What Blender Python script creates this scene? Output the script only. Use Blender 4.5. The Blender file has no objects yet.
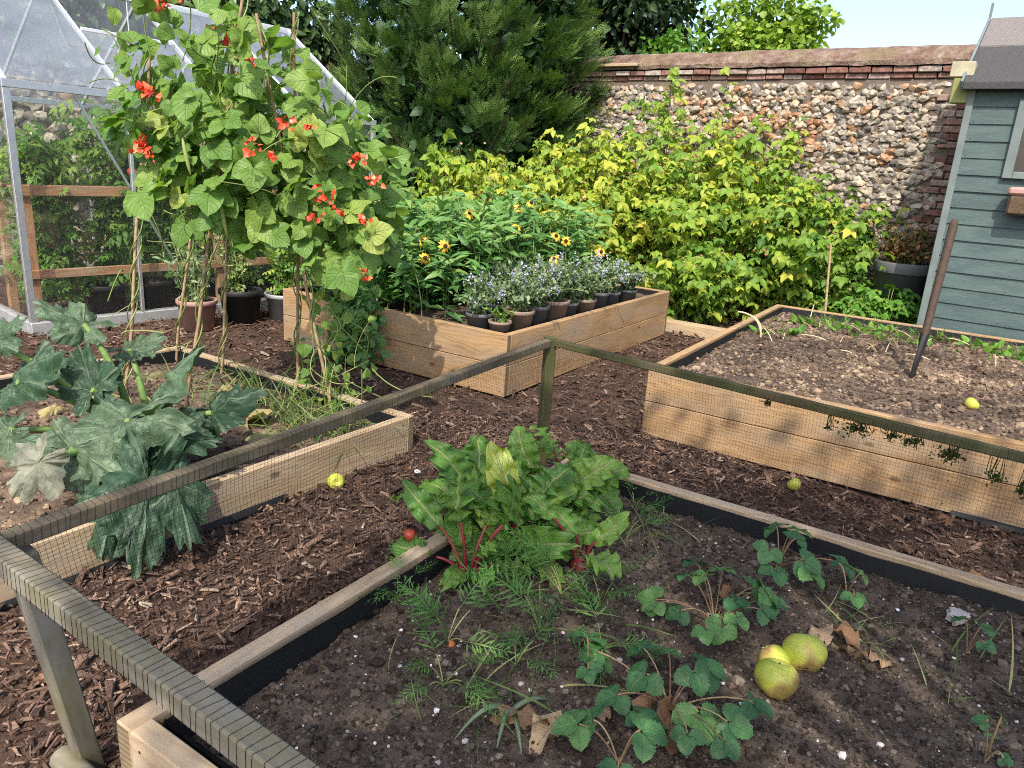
import bpy, math, random
import numpy as np
from mathutils import Vector, Matrix

random.seed(7)
SC = bpy.context.scene
COL = SC.collection
PI = math.pi
V3 = lambda *a: np.array(a, float)
UP = V3(0, 0, 1)


def rng(seed):
    return np.random.default_rng(seed)


# ------------------------------------------------------------------ noise
def _hash(ix, iy, seed):
    h = (ix.astype(np.int64) * 374761393 + iy.astype(np.int64) * 668265263 + seed * 974634777) & 0xFFFFFFFF
    h = ((h ^ (h >> 13)) * 1274126177) & 0xFFFFFFFF
    return ((h ^ (h >> 16)) & 0xFFFF) / 65535.0


def vnoise(x, y, seed=0):
    x = np.asarray(x, float); y = np.asarray(y, float)
    ix = np.floor(x); iy = np.floor(y)
    fx = x - ix; fy = y - iy
    fx = fx * fx * (3 - 2 * fx); fy = fy * fy * (3 - 2 * fy)
    a = _hash(ix, iy, seed); b = _hash(ix + 1, iy, seed)
    c = _hash(ix, iy + 1, seed); d = _hash(ix + 1, iy + 1, seed)
    return (a * (1 - fx) + b * fx) * (1 - fy) + (c * (1 - fx) + d * fx) * fy


def fbm(x, y, seed=0, o=4):
    s = 0; a = .5; t = 0
    for k in range(o):
        s = s + a * vnoise(np.asarray(x) * 2 ** k, np.asarray(y) * 2 ** k, seed + k * 17); t += a; a *= .55
    return s / t


def norm(v):
    v = np.asarray(v, float)
    return v / np.maximum(np.linalg.norm(v, axis=-1, keepdims=True), 1e-9)


# ------------------------------------------------------------------ geometry store
class Geo:
    def __init__(s):
        s.v = []; s.f3 = []; s.f4 = []; s.r = []; s.lc = []; s.n = 0; s.m3 = []; s.m4 = []; s.s3 = []; s.s4 = []

    def add(s, V, F, rnd=0.5, lc=None, mi=0, smooth=True):
        V = np.asarray(V, float).reshape(-1, 3); F = np.asarray(F, np.int64)
        if len(V) == 0 or len(F) == 0: return s
        s.v.append(V)
        s.r.append(np.broadcast_to(np.asarray(rnd, float), (len(V),)))
        s.lc.append(np.zeros((len(V), 3)) if lc is None else lc)
        if F.shape[1] == 4:
            s.f4.append(F + s.n); s.m4.append(np.full(len(F), mi)); s.s4.append(np.full(len(F), smooth))
        else:
            s.f3.append(F + s.n); s.m3.append(np.full(len(F), mi)); s.s3.append(np.full(len(F), smooth))
        s.n += len(V)
        return s

    def inst(s, T, P, D, N, S, rnd, mi=0, smooth=True, roll=None):
        """copies of template T=(V,F,lc) at P, y axis along D, z axis near N"""
        V, F, lc = T
        P = np.asarray(P, float).reshape(-1, 3); n = len(P)
        if n == 0: return s
        D = norm(np.broadcast_to(D, (n, 3))); N = np.broadcast_to(N, (n, 3))
        X = norm(np.cross(D, N) + 1e-7); Z = np.cross(X, D)
        S = np.asarray(S, float)
        if S.ndim < 2: S = np.broadcast_to(S.reshape(-1, 1), (n, 3)) if S.ndim == 1 else np.full((n, 3), float(S))
        W = P[:, None, :] + (V[None, :, 0:1] * S[:, None, 0:1]) * X[:, None, :] + (V[None, :, 1:2] * S[:, None, 1:2]) * D[:, None, :] + (V[None, :, 2:3] * S[:, None, 2:3]) * Z[:, None, :]
        k = len(V)
        FF = (F[None] + (np.arange(n) * k)[:, None, None]).reshape(-1, F.shape[1])
        rr = np.repeat(np.broadcast_to(np.asarray(rnd, float), (n,)), k)
        return s.add(W.reshape(-1, 3), FF, rr, np.tile(lc, (n, 1)), mi, smooth)

    def build(s, name, mats, parent=None, loc=None, rotz=0):
        me = bpy.data.meshes.new(name)
        ob = bpy.data.objects.new(name, me); COL.objects.link(ob)
        if s.n:
            V = np.concatenate(s.v)
            f3 = np.concatenate(s.f3) if s.f3 else np.zeros((0, 3), np.int64)
            f4 = np.concatenate(s.f4) if s.f4 else np.zeros((0, 4), np.int64)
            me.vertices.add(len(V)); me.vertices.foreach_set('co', V.astype(np.float32).ravel())
            nl = len(f3) * 3 + len(f4) * 4
            me.loops.add(nl)
            me.loops.foreach_set('vertex_index', np.concatenate([f3.ravel(), f4.ravel()]).astype(np.int32))
            me.polygons.add(len(f3) + len(f4))
            st = np.concatenate([np.arange(len(f3)) * 3, len(f3) * 3 + np.arange(len(f4)) * 4]).astype(np.int32)
            me.polygons.foreach_set('loop_start', st)
            mi = np.concatenate(s.m3 + s.m4).astype(np.int32); sm = np.concatenate(s.s3 + s.s4).astype(bool)
            me.polygons.foreach_set('material_index', mi)
            me.polygons.foreach_set('use_smooth', sm)
            a = me.attributes.new('rnd', 'FLOAT', 'POINT'); a.data.foreach_set('value', np.concatenate(s.r).astype(np.float32))
            a = me.attributes.new('lc', 'FLOAT_VECTOR', 'POINT'); a.data.foreach_set('vector', np.concatenate(s.lc).astype(np.float32).ravel())
            me.update(calc_edges=True); me.validate()
        for m in (mats if isinstance(mats, (list, tuple)) else [mats]): me.materials.append(m)
        if parent is not None: ob.parent = parent
        if loc is not None: ob.location = loc
        ob.rotation_euler.z = rotz
        return ob


BOXF = np.array([[0, 3, 2, 1], [4, 5, 6, 7], [0, 1, 5, 4], [1, 2, 6, 5], [2, 3, 7, 6], [3, 0, 4, 7]])


def box_v(x0, x1, y0, y1, z0, z1):
    return np.array([[x0, y0, z0], [x1, y0, z0], [x1, y1, z0], [x0, y1, z0], [x0, y0, z1], [x1, y0, z1], [x1, y1, z1], [x0, y1, z1]], float)


def bevel_box(x0, x1, y0, y1, z0, z1, b=.004):
    """chamfered box as verts/quads/tris"""
    V = []; idx = {}
    X = (x0, x1); Y = (y0, y1); Z = (z0, z1)
    for i in (0, 1):
        for j in (0, 1):
            for k in (0, 1):
                sx = b if i == 0 else -b; sy = b if j == 0 else -b; sz = b if k == 0 else -b
                for a, p in enumerate(((X[i], Y[j] + sy, Z[k] + sz), (X[i] + sx, Y[j], Z[k] + sz), (X[i] + sx, Y[j] + sy, Z[k]))):
                    idx[i, j, k, a] = len(V); V.append(p)
    q = []; t = []
    for i in (0, 1):
        f = [idx[i, 0, 0, 0], idx[i, 1, 0, 0], idx[i, 1, 1, 0], idx[i, 0, 1, 0]]; q.append(f if i else f[::-1])
        f = [idx[0, i, 0, 1], idx[1, i, 0, 1], idx[1, i, 1, 1], idx[0, i, 1, 1]]; q.append(f[::-1] if i else f)
        f = [idx[0, 0, i, 2], idx[1, 0, i, 2], idx[1, 1, i, 2], idx[0, 1, i, 2]]; q.append(f if i else f[::-1])
    for i in (0, 1):
        for j in (0, 1):
            q.append([idx[i, j, 0, 0], idx[i, j, 1, 0], idx[i, j, 1, 1], idx[i, j, 0, 1]])
            q.append([idx[i, 0, j, 0], idx[i, 1, j, 0], idx[i, 1, j, 2], idx[i, 0, j, 2]])
            q.append([idx[0, i, j, 1], idx[1, i, j, 1], idx[1, i, j, 2], idx[0, i, j, 2]])
            for k in (0, 1): t.append([idx[i, j, k, 0], idx[i, j, k, 1], idx[i, j, k, 2]])
    V = np.array(V); c = V.mean(0)

    def fix(F):
        o = []
        for f in F:
            p = V[f]; n = np.cross(p[1] - p[0], p[2] - p[0])
            o.append(f if n @ (p.mean(0) - c) > 0 else f[::-1])
        return np.array(o)
    return V, fix(q), fix(t)


def add_box(g, x0, x1, y0, y1, z0, z1, b=.004, rnd=.5, mi=0, M=None):
    V, q, t = bevel_box(min(x0, x1), max(x0, x1), min(y0, y1), max(y0, y1), min(z0, z1), max(z0, z1), b)
    if M is not None: V = V @ M[0].T + M[1]
    n = g.n
    g.add(V, q, rnd, None, mi, False)
    g.f3.append(t + n); g.m3.append(np.full(len(t), mi)); g.s3.append(np.full(len(t), False))


def bar(g, p, q, w, h, up=UP, rnd=.5, mi=0, b=.003):
    """chamfered bar from p to q, w across, h along up"""
    p = V3(*p); q = V3(*q); d = q - p; L = np.linalg.norm(d); d = d / L
    x = np.cross(d, up)
    x = x / np.linalg.norm(x); z = np.cross(x, d)
    M = (np.stack([d, x, z], 1), p)
    add_box(g, 0, L, -w / 2, w / 2, -h / 2, h / 2, b, rnd, mi, M)


def tube(g, pts, rad, n=6, rnd=.5, mi=0, cap=True):
    pts = np.asarray(pts, float); m = len(pts)
    rad = np.broadcast_to(np.asarray(rad, float), (m,))
    d = norm(np.gradient(pts, axis=0))
    ref = np.where(np.abs(d[:, 2:3]) > .9, V3(1, 0, 0)[None], UP[None])
    ref = np.broadcast_to(ref[m // 2], (m, 3))
    x = norm(np.cross(d, ref)); y = np.cross(d, x)
    a = np.arange(n) / n * 2 * PI
    V = pts[:, None] + rad[:, None, None] * (np.cos(a)[None, :, None] * x[:, None] + np.sin(a)[None, :, None] * y[:, None])
    i = np.arange(m - 1)[:, None] * n; j = np.arange(n)[None]; j2 = (j + 1) % n
    F = np.stack([i + j, i + j2, i + n + j2, i + n + j], -1).reshape(-1, 4)
    lc = np.stack([np.repeat(np.linspace(0, 1, m), n), np.tile(np.cos(a), m), np.zeros(m * n)], 1)
    g.add(V.reshape(-1, 3), F, rnd, lc, mi, True)
    if cap:
        for e, s in ((0, 1), (m - 1, -1)):
            c = np.concatenate([V[e], pts[e][None]])
            f = np.stack([np.arange(n), (np.arange(n) + 1) % n, np.full(n, n)], 1)
            g.add(c, f if s < 0 else f[:, ::-1], rnd, None, mi, False)


def lathe(g, prof, c=(0, 0, 0), n=24, rnd=.5, mi=0, smooth=True):
    prof = np.asarray(prof, float); m = len(prof); a = np.arange(n) / n * 2 * PI
    V = np.stack([prof[:, 0:1] * np.cos(a), prof[:, 0:1] * np.sin(a), np.repeat(prof[:, 1:2], n, 1)], -1) + np.asarray(c)
    i = np.arange(m - 1)[:, None] * n; j = np.arange(n)[None]; j2 = (j + 1) % n
    F = np.stack([i + j, i + j2, i + n + j2, i + n + j], -1).reshape(-1, 4)
    g.add(V.reshape(-1, 3), F, rnd, None, mi, smooth)


def bez(p0, p1, p2, n=8):
    t = np.linspace(0, 1, n)[:, None]
    return (1 - t) ** 2 * V3(*p0) + 2 * t * (1 - t) * V3(*p1) + t * t * V3(*p2)


# ------------------------------------------------------------------ leaf templates (y along the leaf, z up)
def leaf_tpl(nu, nv, wf, fold=.15, droop=.15, wave=0., wn=3, curl=0., ser=0., sn=9, crum=0., cs=5., seed=0):
    v = np.linspace(0, 1, nv + 1); u = np.linspace(-1, 1, nu + 1)
    U, W = np.meshgrid(u, v)
    w = wf(np.clip(W, 0.002, .998)) * .5
    edge = 1 + ser * np.cos(W * sn * 2 * PI) * (np.abs(U) ** 2)
    x = U * w * edge
    z = fold * np.abs(x) - droop * W ** 2 + wave * np.sin(W * wn * 2 * PI + U * 1.3) * np.abs(U) ** 1.5 * .1 - curl * (U ** 2) * w
    if crum: z = z + crum * (fbm(x * cs + seed * 7.3, W * cs + seed * 3.1, seed, 3) - .5)
    V = np.stack([x, W, z], -1).reshape(-1, 3)
    lc = np.stack([U, W, np.zeros_like(U)], -1).reshape(-1, 3)
    i = np.arange(nv)[:, None] * (nu + 1); j = np.arange(nu)[None]
    F = np.stack([i + j, i + j + 1, i + nu + 2 + j, i + nu + 1 + j], -1).reshape(-1, 4)
    return V, F, lc


def join_tpl(parts):
    Vs, Fs, Ls = [], [], []; n = 0
    for V, F, L in parts:
        Vs.append(V); Fs.append(F + n); Ls.append(L); n += len(V)
    return np.concatenate(Vs), np.concatenate(Fs), np.concatenate(Ls)


def xf(T, ang=0, off=(0, 0, 0), s=1., tilt=0., roll=0.):
    V, F, L = T
    V = V * s
    c, si = math.cos(roll), math.sin(roll)
    V = np.stack([V[:, 0] * c + V[:, 2] * si, V[:, 1], -V[:, 0] * si + V[:, 2] * c], 1)
    c, si = math.cos(tilt), math.sin(tilt)
    V = np.stack([V[:, 0], V[:, 1] * c - V[:, 2] * si, V[:, 1] * si + V[:, 2] * c], 1)
    c, si = math.cos(ang), math.sin(ang)
    V = np.stack([V[:, 0] * c - V[:, 1] * si, V[:, 0] * si + V[:, 1] * c, V[:, 2]], 1)
    return V + np.asarray(off, float), F, L


def heart(v): return 1.0 * np.sin(PI * v ** .55) ** .75
def ovate(v): return .62 * np.sin(PI * v ** .75) ** .85
def lance(v): return .3 * np.sin(PI * v ** .8) ** .9
def rounded(v): return .95 * np.sin(PI * v ** .85) ** .55
def needle(v): return .16 * np.sin(PI * v ** .6) ** .5


def pinnate(n, leaf, spread=1.0, s0=.5, length=1., ang=1.0, tip=True):
    parts = []
    for k in range(n):
        t = (k + .6) / n
        s = s0 * (1 - .55 * t) * (1 if k else .8)
        for sd in (1, -1):
            parts.append(xf(leaf, sd * ang * (1 - .3 * t), (0, t * length, 0), s))
    if tip: parts.append(xf(leaf, 0, (0, length * .97, 0), s0 * .5))
    return join_tpl(parts)


def ico():
    p = (1 + 5 ** .5) / 2
    v = norm(np.array([[-1, p, 0], [1, p, 0], [-1, -p, 0], [1, -p, 0], [0, -1, p], [0, 1, p], [0, -1, -p], [0, 1, -p], [p, 0, -1], [p, 0, 1], [-p, 0, -1], [-p, 0, 1]]))
    f = np.array([[0, 11, 5], [0, 5, 1], [0, 1, 7], [0, 7, 10], [0, 10, 11], [1, 5, 9], [5, 11, 4], [11, 10, 2], [10, 7, 6], [7, 1, 8], [3, 9, 4], [3, 4, 2], [3, 2, 6], [3, 6, 8], [3, 8, 9], [4, 9, 5], [2, 4, 11], [6, 2, 10], [8, 6, 7], [9, 8, 1]])
    return v, f


def icosub(k=1):
    v, f = ico()
    for _ in range(k):
        v = list(map(tuple, v)); c = {}; nf = []

        def mid(a, b):
            e = (min(a, b), max(a, b))
            if e not in c:
                m = norm(np.array(v[a]) + np.array(v[b])); c[e] = len(v); v.append(tuple(m))
            return c[e]
        for a, b, d in f:
            x, y, z = mid(a, b), mid(b, d), mid(d, a)
            nf += [[a, x, z], [b, y, x], [d, z, y], [x, y, z]]
        v = np.array(v); f = np.array(nf)
    return np.asarray(v), np.asarray(f)


def stones(g, P, R, S, seed, k=1, rough=.35, rnd=None, mi=0, smooth=False, basis=None):
    """irregular stones: positions P, radii R, squash S(3), each with its own shape"""
    v, f = icosub(k); r = rng(seed); n = len(P)
    if n == 0: return
    dv = 1 + rough * (r.random((n, len(v))) - .5)
    # a few random cutting planes flatten the stone
    for _ in range(4):
        pl = norm(r.normal(size=(n, 3)))
        dd = pl @ v.T
        lim = r.uniform(.45, .85, (n, 1))
        dv = np.where(dd * dv > lim, lim / np.maximum(dd, 1e-3), dv)
    q = norm(r.normal(size=(n, 3))); a = norm(np.cross(q, r.normal(size=(n, 3)))); b = np.cross(q, a)
    Rm = np.stack([q, a, b], 1)
    W = dv[:, :, None] * v[None] * np.asarray(R).reshape(-1, 1, 1)
    W = np.einsum('nij,nvj->nvi', Rm, W) * np.asarray(S, float)
    if basis is not None: W = W @ basis
    W = W + P[:, None]
    F = (f[None] + (np.arange(n) * len(v))[:, None, None]).reshape(-1, 3)
    rr = np.repeat(r.random(n) if rnd is None else rnd, len(v))
    g.add(W.reshape(-1, 3), F, rr, None, mi, smooth)


# ------------------------------------------------------------------ things
def tag(o, label=None, cat=None, group=None, kind=None):
    if label: o['label'] = label
    if cat: o['category'] = cat
    if group: o['group'] = group
    if kind: o['kind'] = kind
    return o


def thing(name, label, cat, loc=(0, 0, 0), rotz=0, group=None):
    o = bpy.data.objects.new(name, None); COL.objects.link(o)
    o.location = loc; o.rotation_euler.z = rotz; o.empty_display_size = .1
    return tag(o, label, cat, group)


# ------------------------------------------------------------------ materials
class NT:
    def __init__(s, name):
        s.m = bpy.data.materials.new(name); s.m.use_nodes = True
        s.t = s.m.node_tree; s.t.nodes.clear()
        s.out = s.n('ShaderNodeOutputMaterial')

    def n(s, typ, **kw):
        o = s.t.nodes.new(typ)
        for k, v in kw.items(): setattr(o, k, v)
        return o

    def l(s, a, b): s.t.links.new(a, b)

    def setin(s, node, i, v):
        if hasattr(v, 'is_output') or isinstance(v, bpy.types.NodeSocket): s.l(v, node.inputs[i])
        elif isinstance(v, (tuple, list)) and len(v) == 3 and node.inputs[i].type == 'RGBA': node.inputs[i].default_value = (*v, 1)
        else: node.inputs[i].default_value = v

    def attr(s, name, vec=False):
        a = s.n('ShaderNodeAttribute', attribute_name=name); return a.outputs['Vector' if vec else 'Fac']

    def coord(s, which='Object'): return s.n('ShaderNodeTexCoord').outputs[which]

    def map(s, v, scale=(1, 1, 1), loc=None):
        m = s.n('ShaderNodeMapping'); s.l(v, m.inputs[0]); m.inputs['Scale'].default_value = scale
        if loc is not None: s.setin(m, 'Location', loc)
        return m.outputs[0]

    def noise(s, v, scale, detail=5, rough=.55, dist=0., col=False):
        n = s.n('ShaderNodeTexNoise'); s.l(v, n.inputs['Vector'])
        n.inputs['Scale'].default_value = scale; n.inputs['Detail'].default_value = detail
        n.inputs['Roughness'].default_value = rough; n.inputs['Distortion'].default_value = dist
        return n.outputs['Color' if col else 0]

    def voro(s, v, scale, feat='F1', out='Distance'):
        n = s.n('ShaderNodeTexVoronoi', feature=feat); s.l(v, n.inputs['Vector']); n.inputs['Scale'].default_value = scale
        return n.outputs[out]

    def ramp(s, fac, stops, interp='LINEAR'):
        r = s.n('ShaderNodeValToRGB'); s.l(fac, r.inputs[0]); e = r.color_ramp; e.interpolation = interp
        while len(e.elements) < len(stops): e.elements.new(.5)
        for el, (p, c) in zip(e.elements, stops):
            el.position = p; el.color = (*(c if isinstance(c, (tuple, list)) else (c, c, c)), 1)
        return r.outputs[0]

    def math(s, op, a, b=None, clamp=False):
        m = s.n('ShaderNodeMath', operation=op, use_clamp=clamp); s.setin(m, 0, a)
        if b is not None: s.setin(m, 1, b)
        return m.outputs[0]

    def mix(s, fac, a, b, mode='MIX'):
        m = s.n('ShaderNodeMix', data_type='RGBA', blend_type=mode)
        s.setin(m, 0, fac); s.setin(m, 6, a if not (isinstance(a, tuple)) else a); s.setin(m, 7, b)
        return m.outputs[2]

    def sep(s, v):
        x = s.n('ShaderNodeSeparateXYZ'); s.l(v, x.inputs[0]); return x.outputs

    def bump(s, h, strength=.3, dist=.01):
        b = s.n('ShaderNodeBump'); s.l(h, b.inputs['Height']); b.inputs['Strength'].default_value = strength; b.inputs['Distance'].default_value = dist
        return b.outputs[0]

    def bsdf(s, col, rough=.6, spec=.3, metal=0., normal=None, **kw):
        p = s.n('ShaderNodeBsdfPrincipled'); s.setin(p, 'Base Color', col); s.setin(p, 'Roughness', rough)
        s.setin(p, 'Specular IOR Level', spec); s.setin(p, 'Metallic', metal)
        if normal is not None: s.l(normal, p.inputs['Normal'])
        for k, v in kw.items(): s.setin(p, k, v)
        return p.outputs[0]

    def done(s, sh):
        s.l(sh, s.out.inputs['Surface']); return s.m


def leaf_mat(name, stops, rough=.5, trans=.3, vein=None, vfreq=7, veink=.5, vstr=.35, mid=None, mottle=.25, msc=30, spec=.35, tcol=(1.15, 1.25, .55), bump=.0):
    t = NT(name)
    col = t.ramp(t.attr('rnd'), stops)
    co = t.coord('Object')
    ns = t.noise(co, msc, 3)
    col = t.mix(mottle, col, t.ramp(ns, [(.3, (.35, .35, .3)), (.7, (1.5, 1.5, 1.4))]), 'MULTIPLY')
    nrm = None
    if vein:
        x, y, _ = t.sep(t.attr('lc', True))
        au = t.math('ABSOLUTE', x)
        ph = t.math('SUBTRACT', t.math('MULTIPLY', y, vfreq), t.math('MULTIPLY', au, vfreq * veink))
        fr = t.math('ABSOLUTE', t.math('SUBTRACT', t.math('FRACT', ph), .5))
        side = t.ramp(fr, [(0.0, 1.), (.09, .0)])
        m = t.ramp(au, [(0., 1.), (.05, 1.), (.11, 0.)])
        vm = t.math('MAXIMUM', t.math('MULTIPLY', side, .6), m)
        col = t.mix(t.math('MULTIPLY', vm, vstr), col, vein)
        if mid: col = t.mix(t.ramp(au, [(0., 1.), (.06, 1.), (.12, 0.)]), col, mid)
        if bump: nrm = t.bump(t.math('SUBTRACT', 1., vm), bump, .01)
    p = t.bsdf(col, rough, spec, normal=nrm)
    tr = t.n('ShaderNodeBsdfTranslucent')
    t.l(t.mix(1., col, tcol, 'MULTIPLY'), tr.inputs[0])
    mx = t.n('ShaderNodeMixShader'); mx.inputs[0].default_value = trans
    t.l(p, mx.inputs[1]); t.l(tr.outputs[0], mx.inputs[2])
    return t.done(mx.outputs[0])


def rnd_mat(name, stops, rough=.8, spec=.2, nscale=0, namp=.3, bump=.0, bscale=60, metal=0., interp='LINEAR'):
    t = NT(name); col = t.ramp(t.attr('rnd'), stops, interp); co = t.coord('Object')
    if nscale: col = t.mix(namp, col, t.ramp(t.noise(co, nscale), [(.3, .35), (.7, 1.6)]), 'MULTIPLY')
    nr = t.bump(t.noise(co, bscale), bump, .01) if bump else None
    return t.done(t.bsdf(col, rough, spec, metal, nr))


def wood_mat(name, pale, dark, knot=.0, rough=.75, moss=None, mossamt=.5, grain=18, contrast=.6, endgrain=None, grey=None):
    t = NT(name)
    co = t.coord('Object')
    oi = t.n('ShaderNodeObjectInfo').outputs['Random']
    cmb = t.n('ShaderNodeCombineXYZ'); t.l(t.math('MULTIPLY', oi, 37.), cmb.inputs[0]); t.l(t.math('MULTIPLY', oi, 11.), cmb.inputs[2])
    va = t.n('ShaderNodeVectorMath', operation='ADD'); t.l(co, va.inputs[0]); t.l(cmb.outputs[0], va.inputs[1])
    st = t.map(va.outputs[0], (.55, 1., 1.))
    warp = t.noise(t.map(va.outputs[0], (.9, 3, 3)), 1.6, 3)
    g1 = t.noise(t.map(va.outputs[0], (.5, 8, 8)), grain / 4, 6, .6, 1.2)
    x, y, z = t.sep(va.outputs[0])
    ring = t.math('ADD', t.math('MULTIPLY', z, 34.), t.math('MULTIPLY', warp, 9.))
    ring = t.math('ADD', ring, t.math('MULTIPLY', y, 20.))
    rs = t.math('ABSOLUTE', t.math('SUBTRACT', t.math('FRACT', ring), .5))
    g2 = t.noise(t.map(va.outputs[0], (2.2, 60, 60)), 3., 4, .7)
    fac = t.math('ADD', t.math('ADD', t.math('MULTIPLY', g1, .5), t.math('MULTIPLY', rs, .5)), t.math('MULTIPLY', g2, .25))
    col = t.ramp(fac, [(.25, dark), (.25 + .45 * contrast, pale), (.95, tuple(min(1, c * 1.12) for c in pale))])
    blot = t.noise(t.map(va.outputs[0], (1.2, 3, 3)), 1.7, 4)
    col = t.mix(.8, col, t.ramp(blot, [(.32, (.62, .58, .52)), (.55, (1, 1, 1)), (.75, (1.15, 1.12, 1.05))]), 'MULTIPLY')
    if grey:
        col = t.mix(t.ramp(t.noise(t.map(va.outputs[0], (.8, 4, 4)), 2.3, 5), [(.45, 0.), (.7, .75)]), col, grey)
    if knot:
        vd = t.voro(t.map(va.outputs[0], (1.0, 1.9, 1.9)), 2.6)
        col = t.mix(t.ramp(vd, [(.0, 1.), (.06, .8), (.105, 0.)]), col, tuple(c * .45 for c in dark))
        # fixing nails / dark specks
    if moss:
        mm = t.ramp(t.noise(va.outputs[0], 9, 6, .65), [(.5 - .25 * mossamt, 0.), (.75 - .2 * mossamt, 1.)])
        col = t.mix(mm, col, moss)
    if endgrain:
        ge = t.sep(t.n('ShaderNodeTexCoord').outputs['Normal'])[0]
        em = t.ramp(t.math('ABSOLUTE', ge), [(.75, 0.), (.9, 1.)])
        cc = t.math('SQRT', t.math('ADD', t.math('POWER', t.math('SUBTRACT', y, .09), 2.), t.math('POWER', t.math('ADD', z, .05), 2.)))
        rr = t.math('ABSOLUTE', t.math('SUBTRACT', t.math('FRACT', t.math('MULTIPLY', cc, 70.)), .5))
        ecol = t.ramp(rr, [(.05, tuple(c * .6 for c in endgrain)), (.4, endgrain)])
        ecol = t.mix(.5, ecol, t.ramp(t.noise(co, 14), [(.3, (.55, .55, .55)), (.7, (1.2, 1.2, 1.2))]), 'MULTIPLY')
        col = t.mix(em, col, ecol)
    nr = t.bump(fac, .25, .004)
    return t.done(t.bsdf(col, rough, .25, 0, nr))


def flat_mat(name, col, rough=.5, spec=.4, metal=0., nscale=12, namp=.25, bump=0., lo=.6, hi=1.3):
    t = NT(name); co = t.coord('Object')
    c = t.mix(namp, col, t.ramp(t.noise(co, nscale, 6), [(.3, lo), (.7, hi)]), 'MULTIPLY')
    nr = t.bump(t.noise(co, nscale * 6), bump, .005) if bump else None
    return t.done(t.bsdf(c, rough, spec, metal, nr))

# ================================================================== camera
F_PX, PITCH, ROLL, CAM_H = 740.335, .28732, .06795, 1.6
cam_d = bpy.data.cameras.new('camera'); cam = bpy.data.objects.new('camera', cam_d); COL.objects.link(cam)
fw = V3(0, math.cos(PITCH), -math.sin(PITCH)); up0 = V3(0, math.sin(PITCH), math.cos(PITCH)); rt0 = V3(1, 0, 0)
R_ = rt0 * math.cos(ROLL) + up0 * math.sin(ROLL); U_ = -rt0 * math.sin(ROLL) + up0 * math.cos(ROLL)
M = Matrix.Identity(4)
for i in range(3):
    M[i][0] = R_[i]; M[i][1] = U_[i]; M[i][2] = -fw[i]
M[2][3] = CAM_H
cam.matrix_world = M
cam_d.sensor_width = 36; cam_d.lens = F_PX / 1024 * 36; cam_d.clip_start = .02; cam_d.clip_end = 500
SC.camera = cam


def pix_world(px, py, Y):
    d = fw * F_PX + R_ * (px - 512) + U_ * (384 - py)
    return V3(0, 0, CAM_H) + d * (Y / d[1])



# ================================================================== light
SUN = norm(V3(-.12, -.80, .95))
w = bpy.data.worlds.new('World'); SC.world = w; w.use_nodes = True
nt = w.node_tree; bg = nt.nodes['Background']; sky = nt.nodes.new('ShaderNodeTexSky'); sky.sky_type = 'NISHITA'
sky.sun_disc = False; sky.sun_elevation = math.asin(SUN[2]); sky.sun_rotation = math.atan2(SUN[0], SUN[1])
sky.air_density = .8; sky.dust_density = 2.8; sky.ozone_density = .45
nt.links.new(sky.outputs[0], bg.inputs[0]); bg.inputs[1].default_value = .15
sl = bpy.data.lights.new('sun', 'SUN'); sun = bpy.data.objects.new('sun', sl); COL.objects.link(sun)
sl.energy = 2.35; sl.angle = math.radians(.53); sl.color = (1, .93, .81)
sun.rotation_euler = Vector(SUN).to_track_quat('Z', 'Y').to_euler()
vs = SC.view_settings; vs.view_transform = 'Standard'; vs.look = 'None'; vs.exposure = 1.33; vs.gamma = 1; vs.use_curve_mapping = False
cy = SC.cycles; cy.max_bounces = 8; cy.transparent_max_bounces = 24; cy.diffuse_bounces = 4; cy.glossy_bounces = 3
cy.transmission_bounces = 6; cy.use_denoising = False; cy.caustics_reflective = False; cy.caustics_refractive = False
cy.sample_clamp_indirect = 6; cy.filter_width = 1.05

# ================================================================== materials
W_NEW = wood_mat('sleeper_pine', (.35, .225, .115), (.225, .13, .062), knot=1, endgrain=(.22, .15, .085), grey=(.275, .215, .15))
W_RIM = wood_mat('weathered_pine', (.41, .31, .195), (.27, .185, .11), grey=(.36, .30, .23), knot=1, endgrain=(.24, .18, .11))
W_GREEN = wood_mat('mossy_batten', (.085, .068, .036), (.04, .032, .018), moss=(.055, .062, .02), mossamt=.7, grey=(.12, .105, .075), rough=.9)
W_BROWN = wood_mat('brown_batten', (.14, .112, .072), (.075, .058, .036), moss=(.09, .085, .04), mossamt=.15, grey=(.165, .14, .105), rough=.9)
W_GREYB = wood_mat('lichened_batten', (.17, .152, .108), (.085, .073, .048), moss=(.15, .14, .07), mossamt=.12, grey=(.27, .255, .215), rough=.9)
W_STAGE = wood_mat('staging_timber', (.40, .21, .11), (.24, .11, .05), grey=(.42, .32, .23))
W_HANDLE = flat_mat('old_handle', (.060, .040, .029), .75, .25, 0, 30, .6, .4)
CANE = rnd_mat('cane', [(0, (.14, .09, .05)), (.5, (.30, .21, .12)), (1, (.42, .31, .19))], .7, .2, 25, .5)
BARK = rnd_mat('bark_chip', [(0, (.033, .021, .016)), (.3, (.078, .048, .036)), (.55, (.14, .088, .064)), (.75, (.215, .145, .105)), (.9, (.30, .22, .16)), (1, (.40, .315, .235))], .85, .15, 90, .6)
SCREW = flat_mat('screw_head', (.035, .03, .027), .6, .4, .5)
LINER = flat_mat('black_liner', (.006, .007, .008), .6, .3)
NETM = flat_mat('black_net', (.012, .012, .012), .6, .3, namp=0)
MOSS = rnd_mat('moss', [(0, (.02, .03, .008)), (1, (.07, .09, .02))], .9, .1)
ALU = flat_mat('aluminium', (.55, .57, .58), .42, .5, .85, 20, .3)
ALUW = flat_mat('pale_aluminium', (.62, .64, .64), .5, .5, .3, 20, .25)
PLBLACK = flat_mat('black_plastic', (.018, .019, .021), .5, .4)
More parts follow.
